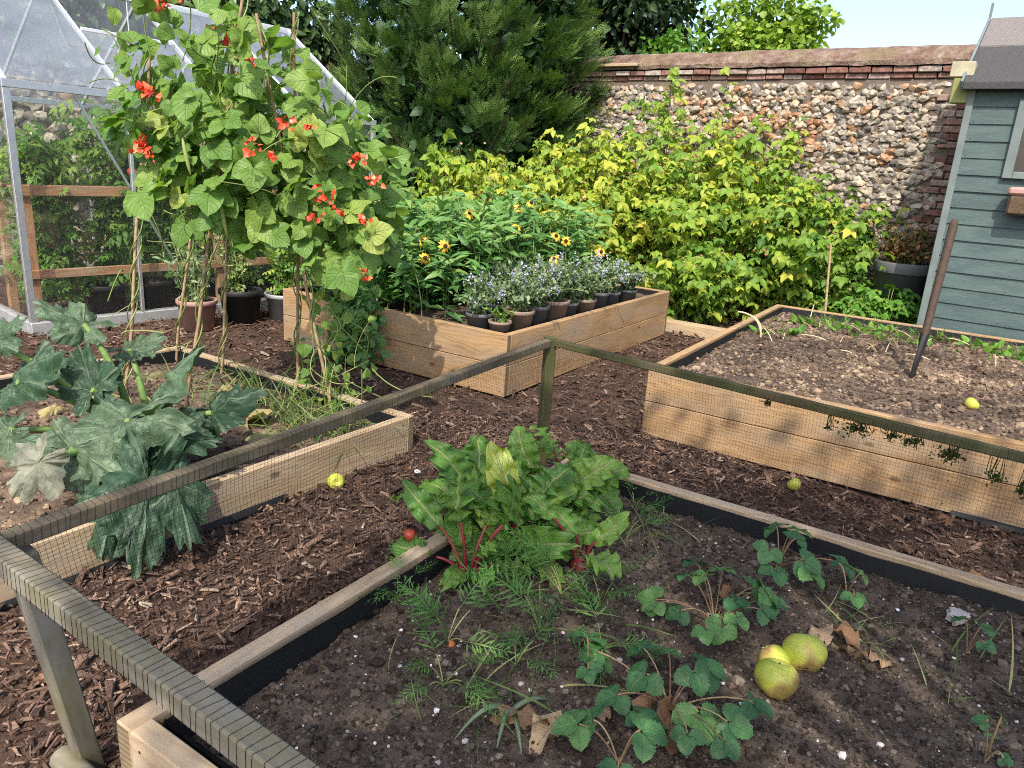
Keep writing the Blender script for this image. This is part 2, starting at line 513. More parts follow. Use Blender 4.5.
PLGREY = flat_mat('grey_plastic', (.12, .125, .13), .6, .3)
POTTAN = flat_mat('tan_plastic', (.25, .19, .15), .6, .3, namp=.5, nscale=9)
POTPINK = flat_mat('faded_pink_plastic', (.34, .20, .17), .6, .3, namp=.5, nscale=9)
COMPOST = rnd_mat('compost', [(0, (.02, .014, .01)), (1, (.07, .05, .038))], .95, .1, 40, .6, .6, 90)
METALB = flat_mat('galvanised', (.42, .43, .43), .5, .5, .5, 14, .4)
STRAW = rnd_mat('straw', [(0, (.28, .20, .11)), (.5, (.45, .36, .22)), (1, (.58, .52, .36))], .7, .2)
WHITE = rnd_mat('chalk', [(0, (.30, .27, .24)), (.6, (.5, .48, .45)), (1, (.75, .74, .72))], .8, .2)
DEADLEAF = leaf_mat('dead_leaf', [(0, (.16, .075, .04)), (.5, (.27, .16, .09)), (1, (.40, .30, .19))], .8, .15, (.12, .06, .03), 6, .6, .4, spec=.15)


def soil_mat(name, stops, sc=1.0):
    t = NT(name); co = t.coord('Object')
    n1 = t.noise(co, 3.2, 7, .65); n2 = t.noise(co, 60, 4, .7); n3 = t.noise(co, 16, 5)
    f = t.math('ADD', t.math('MULTIPLY', n1, .6), t.math('ADD', t.math('MULTIPLY', n2, .25), t.math('MULTIPLY', n3, .25)))
    col = t.ramp(f, stops)
    sp = t.voro(co, 75); col = t.mix(t.ramp(sp, [(.05, .8), (.12, 0.)]), col, (.33, .29, .25))
    h = t.math('ADD', t.math('MULTIPLY', n2, .6), t.math('MULTIPLY', n3, .8))
    return t.done(t.bsdf(col, .95, .1, 0, t.bump(h, .9, .018)))


SOIL = soil_mat('soil', [(.36, (.038, .028, .021)), (.52, (.075, .057, .044)), (.68, (.145, .112, .086))])
SOILDRY = soil_mat('dry_soil', [(.38, (.040, .030, .024)), (.52, (.085, .062, .049)), (.68, (.24, .165, .115))])
BARKG = soil_mat('bark_ground', [(.36, (.028, .017, .012)), (.52, (.062, .038, .027)), (.7, (.12, .078, .056))])
CLOD = rnd_mat('clod', [(0, (.025, .018, .014)), (.5, (.064, .049, .037)), (.85, (.118, .092, .072)), (1, (.17, .14, .112))], .95, .1, 80, .5)
CLODDRY = rnd_mat('dry_clod', [(0, (.034, .025, .018)), (.45, (.080, .058, .043)), (.8, (.185, .135, .092)), (1, (.31, .23, .155))], .95, .1, 80, .5)

# ================================================================== garden axes
YAW = .5607
A = V3(-math.cos(YAW), math.sin(YAW), 0); B = V3(math.sin(YAW), math.cos(YAW), 0)
YR = YAW - .014
AR = V3(-math.cos(YR), math.sin(YR), 0); BR = V3(math.sin(YR), math.cos(YR), 0)
YL = .594
AL = V3(-.848, .530, 0); BL = V3(math.sin(YL), math.cos(YL), 0)


def part(g, name, mats, parent):
    o = g.build(name, mats, parent)
    if parent is not None:
        l = parent.location if parent.parent is None else parent.location + parent.parent.location
        o.location = (-l[0], -l[1], -l[2]) if parent.type == 'EMPTY' else (0, 0, 0)
    return o


def board(name, p, q, w, h, mat, parent, upv=UP, b=.004, sag=0.):
    """one sawn timber as its own object, local x along it, so that its grain follows it"""
    p = V3(*p); q = V3(*q); d = q - p; L = np.linalg.norm(d); d = d / L
    y = norm(np.cross(np.asarray(upv, float), d)); z = np.cross(d, y)
    g = Geo(); add_box(g, 0, L, -w / 2, w / 2, -h / 2, h / 2, b)
    if name == 'sleeper':  # screw heads near both ends of both faces
        rr = rng(int(abs(p[0] * 991 + p[1] * 77 + p[2] * 513)) + 1); hx = np.arange(8) / 8 * 2 * PI
        for xx in (.03, L - .03, L * .5):
            for zz in (-.3, .3):
                for sd in (-1, 1):
                    c = V3(xx + rr.normal(0, .006), sd * (w / 2 + .0006), zz * h + rr.normal(0, .006))
                    g.add(np.concatenate([c + .0042 * np.stack([np.cos(hx), 0 * hx, np.sin(hx)], 1), c[None]]), [[i, (i + 1) % 8, 8] for i in range(8)], .5, None, 1, False)
    o = g.build(name, [mat, SCREW] if name == 'sleeper' else mat, parent)
    M = Matrix.Identity(4)
    for i in range(3):
        M[i][0] = d[i]; M[i][1] = y[i]; M[i][2] = z[i]; M[i][3] = p[i] - (parent.location[i] if parent else 0)
    o.matrix_local = M
    return o


# ================================================================== ground
g = Geo()
gx = np.concatenate([[-200, -60, -25], np.arange(-10, 10.01, .1), [25, 60, 200]])
gy = np.concatenate([[-200, -60, -20], np.arange(-1, 14.01, .1), [25, 60, 250]])
X, Y = np.meshgrid(gx, gy)
Z = (fbm(X * 1.3, Y * 1.3, 5) - .5) * .06 + (fbm(X * 9, Y * 9, 6, 3) - .5) * .018 - .01
V = np.stack([X, Y, Z], -1).reshape(-1, 3)
nx = len(gx); i = np.arange(len(gy) - 1)[:, None] * nx; j = np.arange(nx - 1)[None]
g.add(V, np.stack([i + j, i + j + 1, i + nx + 1 + j, i + nx + j], -1).reshape(-1, 4))
tag(g.build('ground', BARKG), 'dark bark covered garden ground', None, None, 'structure')


def ground_z(x, y):
    return (fbm(x * 1.3, y * 1.3, 5) - .5) * .06 + (fbm(x * 9, y * 9, 6, 3) - .5) * .018 - .01


def in_quad(x, y, o, u, v, m=0.0):
    """inside the parallelogram o, o+u, o+v (grown by m metres)"""
    det = u[0] * v[1] - u[1] * v[0]
    a = ((x - o[0]) * v[1] - (y - o[1]) * v[0]) / det; b = (u[0] * (y - o[1]) - u[1] * (x - o[0])) / det
    ma = m / np.linalg.norm(u); mb = m / np.linalg.norm(v)
    return (a > -ma) & (a < 1 + ma) & (b > -mb) & (b < 1 + mb)


# ================================================================== raised beds
TH = .052
BEDS = {}


def raised_bed(key, name, label, N, u, v, top, z0, nb, soil_z, soilm, run_u=True, rim=W_RIM, body=W_NEW, thick=TH):
    """N corner, u and v edge vectors; run_u: the boards along u run through and show their ends"""
    BEDS[key] = (N, u, v)
    t = thing(name, label, 'raised bed', (N[0], N[1], 0))
    uh = norm(u); vh = norm(v)
    hb = (top - z0) / nb
    for k in range(nb):
        za = z0 + k * hb + (.002 if k else 0); zb = z0 + (k + 1) * hb - .002
        zc = (za + zb) / 2; h = zb - za
        for s in (0, 1):
            off = v * s + vh * (thick / 2) * (1 if s == 0 else -1)
            a, b_ = (N + off, N + off + u) if run_u else (N + off + uh * thick * 1.01, N + off + u - uh * thick * 1.01)
            board('sleeper', a + UP * zc, b_ + UP * zc, thick, h, body, t)
            off = u * s + uh * (thick / 2) * (1 if s == 0 else -1)
            a, b_ = (N + off, N + off + v) if not run_u else (N + off + vh * thick * 1.01, N + off + v - vh * thick * 1.01)
            board('sleeper', a + UP * zc, b_ + UP * zc, thick, h, body, t)
    # black liner just inside the timber
    g = Geo(); e = thick + .012
    c = [N + uh * e + vh * e, N + u - uh * e + vh * e, N + u - uh * e + v - vh * e, N + uh * e + v - vh * e]
    for k in range(4):
        p, q = c[k], c[(k + 1) % 4]; n = max(2, int(np.linalg.norm(q - p) / .06)); tt = np.linspace(0, 1, n)
        wob = (fbm(tt * 12 + k * 9, tt * 0, 31) - .5) * .02
        inw = norm((c[0] + c[2]) / 2 - (p + q) / 2)
        P = p + (q - p) * tt[:, None] + inw * (np.abs(wob)[:, None] + .004)
        z_t = top - .012 + wob * .5
        for sgn in (0, .003):
            V = np.concatenate([P + inw * sgn + UP * z_t[:, None], P + inw * (sgn + .012) + UP * (soil_z - .06)])
            i = np.arange(n - 1); g.add(V, np.stack([i, i + 1, i + n + 1, i + n], 1))
    part(g, 'liner', LINER, t)
    # soil
    Lu, Lv = np.linalg.norm(u) - 2 * e, np.linalg.norm(v) - 2 * e
    st = .02
    a = np.linspace(0, 1, int(Lu / st)); b_ = np.linspace(0, 1, int(Lv / st))
    Aa, Bb = np.meshgrid(a, b_)
    P = (c[0][None, None] + uh * (Aa * Lu)[..., None] + vh * (Bb * Lv)[..., None])
    sz = soil_height(key, P[..., 0], P[..., 1], Aa, Bb, soil_z)
    P[..., 2] = sz
    n = len(a); i = np.arange(len(b_) - 1)[:, None] * n; j = np.arange(n - 1)[None]
    F = np.stack([i + j, i + j + 1, i + n + 1 + j, i + n + j], -1).reshape(-1, 4)
    if np.cross(u, v)[2] < 0: F = F[:, ::-1]
    g = Geo(); g.add(P.reshape(-1, 3), F)
    tag(g.build('soil', soilm), 'dark soil filling a raised bed', None, None, 'structure')
    return t, c[0], uh * Lu, vh * Lv


def soil_height(key, x, y, a, b, z):
    edge = np.minimum(np.minimum(a, 1 - a), np.minimum(b, 1 - b))
    h = z + (fbm(x * 2.2, y * 2.2, 41) - .5) * .07 + (fbm(x * 14, y * 14, 42, 3) - .5) * .03 + (fbm(x * 45, y * 45, 43, 2) - .5) * .022
    return h + (.02 if key == 'R' else .004 if key == 'F' else .015) * np.clip(edge * 6, 0, 1)


def soil_z_at(key, x, y):
    o, u, v, z = SOILS[key]
    det = u[0] * v[1] - u[1] * v[0]
    x = np.asarray(x, float); y = np.asarray(y, float)
    a = ((x - o[0]) * v[1] - (y - o[1]) * v[0]) / det; b = (u[0] * (y - o[1]) - u[1] * (x - o[0])) / det
    return soil_height(key, x, y, a, b, z)


SOILS = {}
K = V3(.2749, 3.0297, 0)
t, o, u, v = raised_bed('F', 'raised_bed', 'timber raised bed of beetroot and strawberries inside the netted frame', K, -A * 2.9, -B * 2.03, .40, 0, 2, .318, SOIL, run_u=False, body=W_RIM)
SOILS['F'] = (o, u, v, .318)
NP = V3(-.0545, 5.0583, 0)
t, o, u, v = raised_bed('P', 'raised_bed', 'pale timber raised bed full of potted catmint and yellow flowers', NP, A * 2.324, B * 3.05, .4577, 0, 2, .385, SOIL)
SOILS['P'] = (o, u, v, .385)
NR = V3(.8453, 4.4864, 0)
t, o, u, v = raised_bed('R', 'raised_bed', 'timber raised bed of bare dug soil in front of the blue shed', NR, -AR * 3.4, BR * 3.31, .451, 0, 2, .388, SOILDRY, run_u=True, body=W_NEW)
SOILS['R'] = (o, u, v, .388)
ML = V3(-.543, 3.986, 0)
t, o, u, v = raised_bed('L', 'raised_bed', 'low timber raised bed holding the courgette and bean plants', ML, AL * 2.2, -BL * 2.9, .20, -.03, 1, .12, SOILDRY, body=W_RIM)
SOILS['L'] = (o, u, v, .12)


def bed_free(x, y, m=.0):
    ok = np.ones(np.shape(x), bool)
    for N, u, v in BEDS.values(): ok &= ~in_quad(x, y, N, u, v, m)
    return ok


# ------------------------------------------------------------------ bark chips on the paths
r = rng(11)
chip = box_v(-.5, .5, -.5, .5, -.5, .5)
chip[4:, :2] *= .8; chip[[1, 2, 5, 6], 1] *= .55
CHIP = (chip[:, [1, 0, 2]], BOXF[:, ::-1], np.zeros((8, 3)))
g = Geo()
for (x0, x1, y0, y1, n, s0) in ((-2.2, 2.6, 1.0, 4.6, 44000, 1.0), (-4.6, 4.2, 3.8, 8.2, 32000, 1.25), (-6.5, 5.5, 6.5, 11, 9000, 1.7)):
    x = r.uniform(x0, x1, n); y = r.uniform(y0, y1, n)
    k = bed_free(x, y, .012); x = x[k]; y = y[k]; n = len(x)
    L = s0 * np.exp(r.normal(math.log(.024), .55, n)); L = np.clip(L, .01, .095)
    wd = L * r.uniform(.09, .42, n); th = r.uniform(.002, .007, n)
    an = r.uniform(0, 2 * PI, n); ti = r.normal(0, .28, n)
    D = np.stack([np.cos(an) * np.cos(ti), np.sin(an) * np.cos(ti), np.sin(ti)], 1)
    N = norm(np.stack([r.normal(0, .35, n), r.normal(0, .35, n), np.ones(n)], 1))
    P = np.stack([x, y, ground_z(x, y) + r.uniform(.0, .022, n) + np.abs(np.sin(ti)) * L * .4], 1)
    patch = fbm(x * 1.7, y * 1.7, 77)
    rn = np.clip(r.beta(1.4, 2.5, n) + (patch - .5) * .5, 0, 1)
    g.inst(CHIP, P, D, N, np.stack([wd, L, th], 1), rn, smooth=False)
tag(g.build('bark_mulch', BARK), 'reddish brown bark chippings covering the paths between the beds', 'bark mulch', None, 'stuff')

# ------------------------------------------------------------------ clods, pebbles
def scatter_bed(key, n, seed, r0, mat, name, label, stops=None, zo=0.0, k=0, sig=.5, rmax=.03, cat='soil crumbs', near=None):
    rr = rng(seed); o, u, v, z = SOILS[key]
    a = rr.random(n); b = rr.random(n)
    P = o[None] + a[:, None] * u + b[:, None] * v
    if near is not None: P = P[near(P[:, 0], P[:, 1])]
    n = len(P)
    P[:, 2] = soil_z_at(key, P[:, 0], P[:, 1])
    R = np.clip(np.exp(rr.normal(math.log(r0), sig, n)), r0 * .4, rmax)
    P[:, 2] += R * (.25 + zo)
    rn = np.clip(rr.beta(2, 3, n) + (fbm(P[:, 0] * 1.9, P[:, 1] * 1.9, seed, 4) - .47) * 1.5, 0, 1) if key != 'F' else None
    g = Geo(); stones(g, P, R, (1, 1, .75), seed + 1, k, .5, rn)
    tag(g.build(name, mat), label, cat, None, 'stuff')


vis = lambda x, y: (y > 1.1) & (x < 1.9) & (x < .95 * y + .15)
scatter_bed('F', 70000, 21, .0030, CLOD, 'soil_crumbs', 'dark crumbs of soil all over the netted bed', rmax=.02, near=vis, sig=.62)
scatter_bed('F', 800, 22, .0036, WHITE, 'chalk_pebbles', 'tiny pale chalk pebbles sprinkled on the netted bed', rmax=.011, near=vis, zo=.2, cat='pebbles')
scatter_bed('R', 17000, 23, .009, CLODDRY, 'soil_crumbs', 'brown crumbs of dug soil all over the bed by the shed', rmax=.04, near=lambda x, y: x < 4.6)
scatter_bed('L', 5000, 24, .008, CLODDRY, 'soil_crumbs', 'brown crumbs of soil over the courgette bed', rmax=.03)
for (x, y, rad, lab) in ((1.43, 2.02, .035, 'lump of pale chalky soil near the far edge timber of the netted bed'), (-.47, 3.62, .02, 'small white pebble on the bark path beside the low bed end')):
    zz = soil_z_at('F', x, y) if x > 0 else ground_z(x, y)
    g = Geo(); stones(g, V3(0, 0, rad * .5)[None], np.array([rad]), (1, 1, .7), int(rad * 1000), 2, .5, np.array([.12 if x > 0 else .9]))
    tag(g.build('stone', WHITE, None, (x, y, float(zz))), lab, 'stone')

# ================================================================== netted frame
t = thing('netting_frame', 'mossy batten frame draped with black garden netting around the near bed', 'plant cage', (-1.04, 1.577, 0))
FH = .80
Pa = V3(-1.03, 1.366, FH); Pb = V3(.175, 3.547, FH); Pe = Pb + V3(.78, -.625, 0) * 3.0; Pf = Pa + V3(.83, -.56, 0) * 3.1
FA = V3(-1.045, 1.585, 0)
ext = norm(Pa - Pb) * .25
board('rail', Pa + ext + UP * -.02, Pb + UP * -.02 - norm(Pb - Pa) * .03, .036, .038, W_BROWN, t)
dr = norm(Pe - Pb)
board('rail', Pb + dr * .03 - UP * .019, Pe - UP * .019, .028, .034, W_GREEN, t)
df = norm(Pf - Pa)
board('rail', Pa - df * .12 - UP * .0 + V3(.01, -.055, -.005), Pf + V3(.01, -.055, -.005), .045, .045, W_GREYB, t)
board('rail', Pf - UP * .024, Pe - UP * .024, .047, .05, W_GREEN, t)
# posts
board('post', FA + V3(0, 0, -.05), Pa + V3(.012, .02, -.055), .052, .052, W_GREYB, t, upv=norm(V3(.85, -.53, 0)))
board('post', V3(Pb[0], Pb[1], -.05), V3(Pb[0] - .002, Pb[1], FH + .006), .05, .05, W_GREEN, t, upv=norm(V3(.35, -.93, 0)))
board('post', V3(Pe[0], Pe[1], -.05), Pe - UP * .05, .05, .05, W_GREEN, t, upv=B)
# ground rails
board('ground_rail', FA + B * .03 + V3(.03, .03, .045), FA + B * 2.15 + V3(.03, .03, .045), .045, .05, W_GREYB, t)
gl = Geo(); q0 = FA + V3(-.055, -.035, .05)
tube(gl, [q0, q0 + df * .4 + V3(0, -.01, 0), q0 + df * 1.6 + V3(0, -.06, 0)], [.033, .034, .034], 12)
part(gl, 'ground_log', W_GREYB, t)


# net: thin cords, square mesh
def net_panel(g, c00, c10, c11, c01, sp, w, seed, sag=V3(0, 0, 0), amp=.008):
    """cords over the patch c00-c10-c11-c01; each cord a slim three sided strand"""
    r = rng(seed)
    c00, c10, c11, c01 = [np.asarray(c, float) for c in (c00, c10, c11, c01)]

    def pt(a, b):
        a = a[..., None]; b = b[..., None]
        p = c00 * (1 - a) * (1 - b) + c10 * a * (1 - b) + c11 * a * b + c01 * (1 - a) * b
        s = np.sin(PI * a) * np.sin(PI * b)
        n = norm(np.cross(c10 - c00, c01 - c00))
        return p + sag * s + n * ((fbm(a[..., 0] * 9 + seed, b[..., 0] * 9, seed) - .5) * amp * 2)[..., None]
    L1 = np.linalg.norm(c10 - c00); L2 = np.linalg.norm(c01 - c00)
    for (n, other, sw) in ((int(L1 / sp), L2, 0), (int(L2 / sp), L1, 1)):
        m = max(3, int(other / .12))
        s = (np.arange(n) + .5) / n
        A_, B_ = np.meshgrid(s + r.normal(0, .0006, n), np.linspace(0, 1, m), indexing='ij')
        P = pt(A_, B_) if sw == 0 else pt(B_, A_)
        d = norm(np.gradient(P, axis=1)); x = norm(np.cross(d, np.broadcast_to(norm(V3(.3, .2, .93)), d.shape))); y = np.cross(d, x)
        ring = np.stack([P + (math.cos(a) * x + math.sin(a) * y) * w / 2 for a in (PI / 2, PI * 7 / 6, PI * 11 / 6)], 2)
        base = (np.arange(n) * m * 3)[:, None, None] + (np.arange(m - 1) * 3)[None, :, None]
        k = np.arange(3)[None, None]; k2 = (k + 1) % 3
        F = np.stack([base + k, base + k2, base + 3 + k2, base + 3 + k], -1).reshape(-1, 4)
        g.add(ring.reshape(-1, 3), F)


gn = Geo(); off = norm(V3(-.85, .5, 0)) * .03
net_panel(gn, Pa + off, Pb + off, V3(Pb[0], Pb[1], .02) + off, FA + off * 1.5 + UP * .02, .0135, .0009, 1, off * .6, .02)
off2 = norm(V3(.62, .78, 0)) * .03
net_panel(gn, Pb + off2, Pe + off2, V3(Pe[0], Pe[1], .02) + off2, V3(Pb[0], Pb[1], .02) + off2, .0135, .0009, 2, off2, .02)
net_panel(gn, Pa + UP * .006, Pb + UP * .006, Pe + UP * .006, Pf + UP * .006, .0145, .00017, 3, V3(0, 0, -.06))
part(gn, 'net', NETM, t)
# cords pulled tight over the rails
gw = Geo()


def wraps(p, q, w, h, up, sp, cw, seed):
    r = rng(seed); d = norm(q - p); L = np.linalg.norm(q - p); y = norm(np.cross(up, d)); n = int(L / sp)
    for k in range(n):
        s = (k + .5 + r.normal(0, .13)) * sp; sl = r.normal(.005, .0035)
        c = p + d * s
        a = w / 2 + cw * .45; b = h / 2 + cw * .45
        pts = [c + y * a - up * b * 1.0 + d * sl, c + y * a + up * b + d * sl * .5, c - y * a + up * b - d * sl * .5, c - y * a - up * b - d * sl]
        tube(gw, pts, cw / 2, 4, cap=False)


wraps(Pa - df * .1 + V3(.01, -.055, -.005), Pa + df * 1.3 + V3(.01, -.055, -.005), .045, .045, UP, .0185, .0012, 5)
wraps(Pa + ext * .9 - UP * .02, Pb - UP * .02, .036, .038, UP, .0175, .0009, 6)
wraps(Pb + dr * .05 - UP * .019, Pe - UP * .019, .028, .034, UP, .0135, .0009, 7)
part(gw, 'net_wrap', NETM, t)
# bits of moss caught in the net under the back rail
r = rng(8)
for (s, dz, n, sx, sz) in ((1.44, .075, 60, .055, .022), (1.56, .07, 16, .025, .010), (1.63, .075, 30, .035, .012), (1.755, .085, 60, .04, .028), (1.90, .12, 26, .03, .018), (1.985, .14, 20, .014, .035), (1.08, .065, 8, .01, .012), (1.33, .10, 6, .012, .012)):
    gm = Geo(); c = Pb + dr * s - UP * dz + off2 * 1.7
    n = int(n * 3.2)
    P = c + r.normal(size=(n, 3)) * V3(sx * .6, sx * .4, sz * .55) * (fbm(np.arange(n) * .13, np.zeros(n), int(s * 100)) * 1.7)[:, None]
    D = norm(r.normal(size=(n, 3)) + V3(0, 0, -.4))
    gm.inst(leaf_tpl(2, 3, ovate, .2, .3), P, D, r.normal(size=(n, 3)), r.uniform(.007, .017, n), r.random(n))
    for q in range(7):
        e = c + r.normal(size=3) * V3(sx * .5, sx * .3, 0)
        tube(gm, bez(V3(e[0], e[1], FH - .05), e + r.normal(0, .012, 3), e - UP * sz * r.uniform(.1, .6) + r.normal(0, .012, 3), 6), .0016, 4, r.random())
    part(gm, 'moss', MOSS, t)

# ================================================================== apples
ap = NT('apple_skin'); co = ap.coord('Object'); x, y, z = ap.sep(co)
base = ap.ramp(ap.noise(co, 9, 4), [(.3, (.27, .34, .035)), (.55, (.42, .43, .06)), (.75, (.48, .43, .11))])
base = ap.mix(ap.ramp(ap.noise(co, 13, 6, .7), [(.50, 0.), (.68, .75)]), base, (.36, .20, .08))
base = ap.mix(ap.ramp(ap.voro(co, 130), [(.06, .35), (.13, 0.)]), base, (.30, .22, .08))
base = ap.mix(ap.ramp(ap.noise(co, 5, 2), [(.57, 0.), (.64, .75)]), base, (.19, .10, .045))
APPLE = ap.done(ap.bsdf(base, .38, .4))
STEM = flat_mat('apple_stem', (.06, .04, .025), .8)


def apple(x, y, z, rad, tilt, label, cat='apple', group=None):
    t = thing('apple', label, cat, (x, y, z), 0, group)
    th = np.linspace(0, PI, 22)
    rr = np.sin(th) * (1 + .10 * np.cos(th)); zz = np.cos(th) * .90
    zz = zz - .32 * np.exp(-(th / .33) ** 2) + .16 * np.exp(-((PI - th) / .28) ** 2)
    g = Geo(); lathe(g, np.stack([rr, zz], 1)[::-1] * rad, n=28)
    V = g.v[0]; an = np.arctan2(V[:, 1], V[:, 0]); V *= (1 + .025 * np.cos(5 * an + 1)[:, None] * np.clip(-V[:, 2:3] / rad + .4, 0, 1) + .02 * np.sin(an * 2 + x * 50)[:, None])
    s = Geo(); tube(s, np.array([[0, 0, .48], [.01, 0, .60], [.05, .02, .74]]) * rad, rad * .045, 6)
    b = g.build('fruit', APPLE, t); c = s.build('apple_stalk', STEM, t)
    for o in (b, c):
        o.rotation_euler = tilt; o.location.z = rad * .86


za = lambda x, y: float(soil_z_at('F', x, y))
apple(.752, 1.675, za(.752, 1.675) - .008, .058, (-.25, .3, .4), 'biggest yellow green apple resting on the soil with its stalk hollow upward')
apple(.868, 1.79, za(.868, 1.79) - .009, .059, (.5, .75, 2.), 'bruised yellow apple with a brown crown lying beside two others')
apple(.783, 1.785, za(.783, 1.785) - .036, .047, (2.4, .3, 1.), 'apple half hidden behind the two bigger apples on the soil')
apple(2.675, 4.147, float(soil_z_at('R', 2.675, 4.147)) - .004, .042, (.6, .4, .8), 'small yellow windfall apple alone on the bare soil bed')
apple(1.571, 3.744, .0, .038, (.2, .9, 2.8), 'small green windfall apple on bark below the tall timber bed front')
apple(-.841, 3.378, .0, .042, (1.2, .3, .3), 'green windfall apple on the bark against the low bed board')
g = Geo(); lathe(g, np.array([[.001, -.02], [.014, -.016], [.020, 0], [.016, .013], [.001, .016]]), n=14)
RED = flat_mat('red_fruit', (.34, .055, .03), .4, .4, 0, 30, .6)
tag(g.build('fallen_fruit', RED, None, (-.30, 2.17, .425)), 'small red fruit lying on the rim of the netted bed beside beetroot leaves', 'fruit')

# ================================================================== spade handle stuck in the bed
sx, sy = 2.703, 4.853; sz = float(soil_z_at('R', sx, sy))
t = thing('garden_spade', 'dark old spade with a worn wooden shaft stuck upright in bare soil', 'spade', (sx, sy, sz))
topp = V3(.40, 1.0, 1.06)  # towards the handle end
topp = V3(.17, .25, 1.02)
g = Geo(); tube(g, [V3(.028, .04, .27), V3(.085, .125, .55), topp * .97, topp, topp * 1.02], [.024, .026, .028, .026, .015], 12)
g.build('shaft', W_HANDLE, t)
g = Geo(); pts = np.array([[.012, .0, -.05], [-.008, .005, .04], [.0, .012, .12], [.014, .02, .2], [.032, .045, .30]])
nb = norm(V3(.62, .78, 0)); side = norm(V3(-.78, .62, 0))
wd = [.075, .085, .085, .07, .03]; thk = [.010, .014, .018, .022, .03]
ring = []
for p, a, b in zip(pts, wd, thk):
    ring.append([p + nb * a + side * b * .3, p + side * b, p - nb * a + side * b * .3, p - side * b])
V = np.array(ring).reshape(-1, 3); F = []
for i in range(4):
    for j in range(4): F.append([i * 4 + j, i * 4 + (j + 1) % 4, (i + 1) * 4 + (j + 1) % 4, (i + 1) * 4 + j])
g.add(V, F); g.add(V[-4:], [[0, 1, 2, 3]])
g.build('blade', flat_mat('rusty_iron', (.022, .02, .02), .6, .4, .3, 30, .5), t)

# ================================================================== flint wall
WP = V3(.72, 11.3, 0); WD = norm(V3(.8136, -.5814, 0)); WN = V3(-WD[1], WD[0], 0) * -1.0  # WN faces the camera
if WN[1] > 0: WN = -WN
WTOP = 3.15
FLINT = rnd_mat('flint', [(0, (.10, .09, .08)), (.10, (.18, .155, .135)), (.38, (.28, .24, .19)), (.66, (.38, .33, .26)), (.80, (.35, .265, .18)), (.92, (.31, .18, .10)), (1, (.25, .11, .05))], .5, .4, 22, .6, .25, 70)
MORTAR = flat_mat('lime_mortar', (.15, .12, .095), .95, .1, 0, 14, .6, .8)
BRICK = rnd_mat('old_brick', [(0, (.10, .05, .042)), (.35, (.19, .095, .075)), (.65, (.25, .145, .115)), (1, (.33, .28, .245))], .9, .15, 26, .7, .5, 60)
cp = NT('worn_coping'); co = cp.coord('Object')
cc = cp.ramp(cp.noise(co, 7, 7, .7), [(.3, (.075, .052, .042)), (.45, (.15, .095, .074)), (.58, (.21, .16, .125)), (.72, (.34, .30, .255))])
cc = cp.mix(cp.ramp(cp.noise(co, 3, 4), [(.5, 0.), (.65, .6)]), cc, (.16, .14, .075))
COPING = cp.done(cp.bsdf(cc, .95, .1, 0, cp.bump(cp.noise(co, 30, 6), .9, .03)))


def wall_frame(P0, D, Nn):
    return (np.stack([D, -Nn, UP], 1), P0)  # local x along, y into the wall, z up


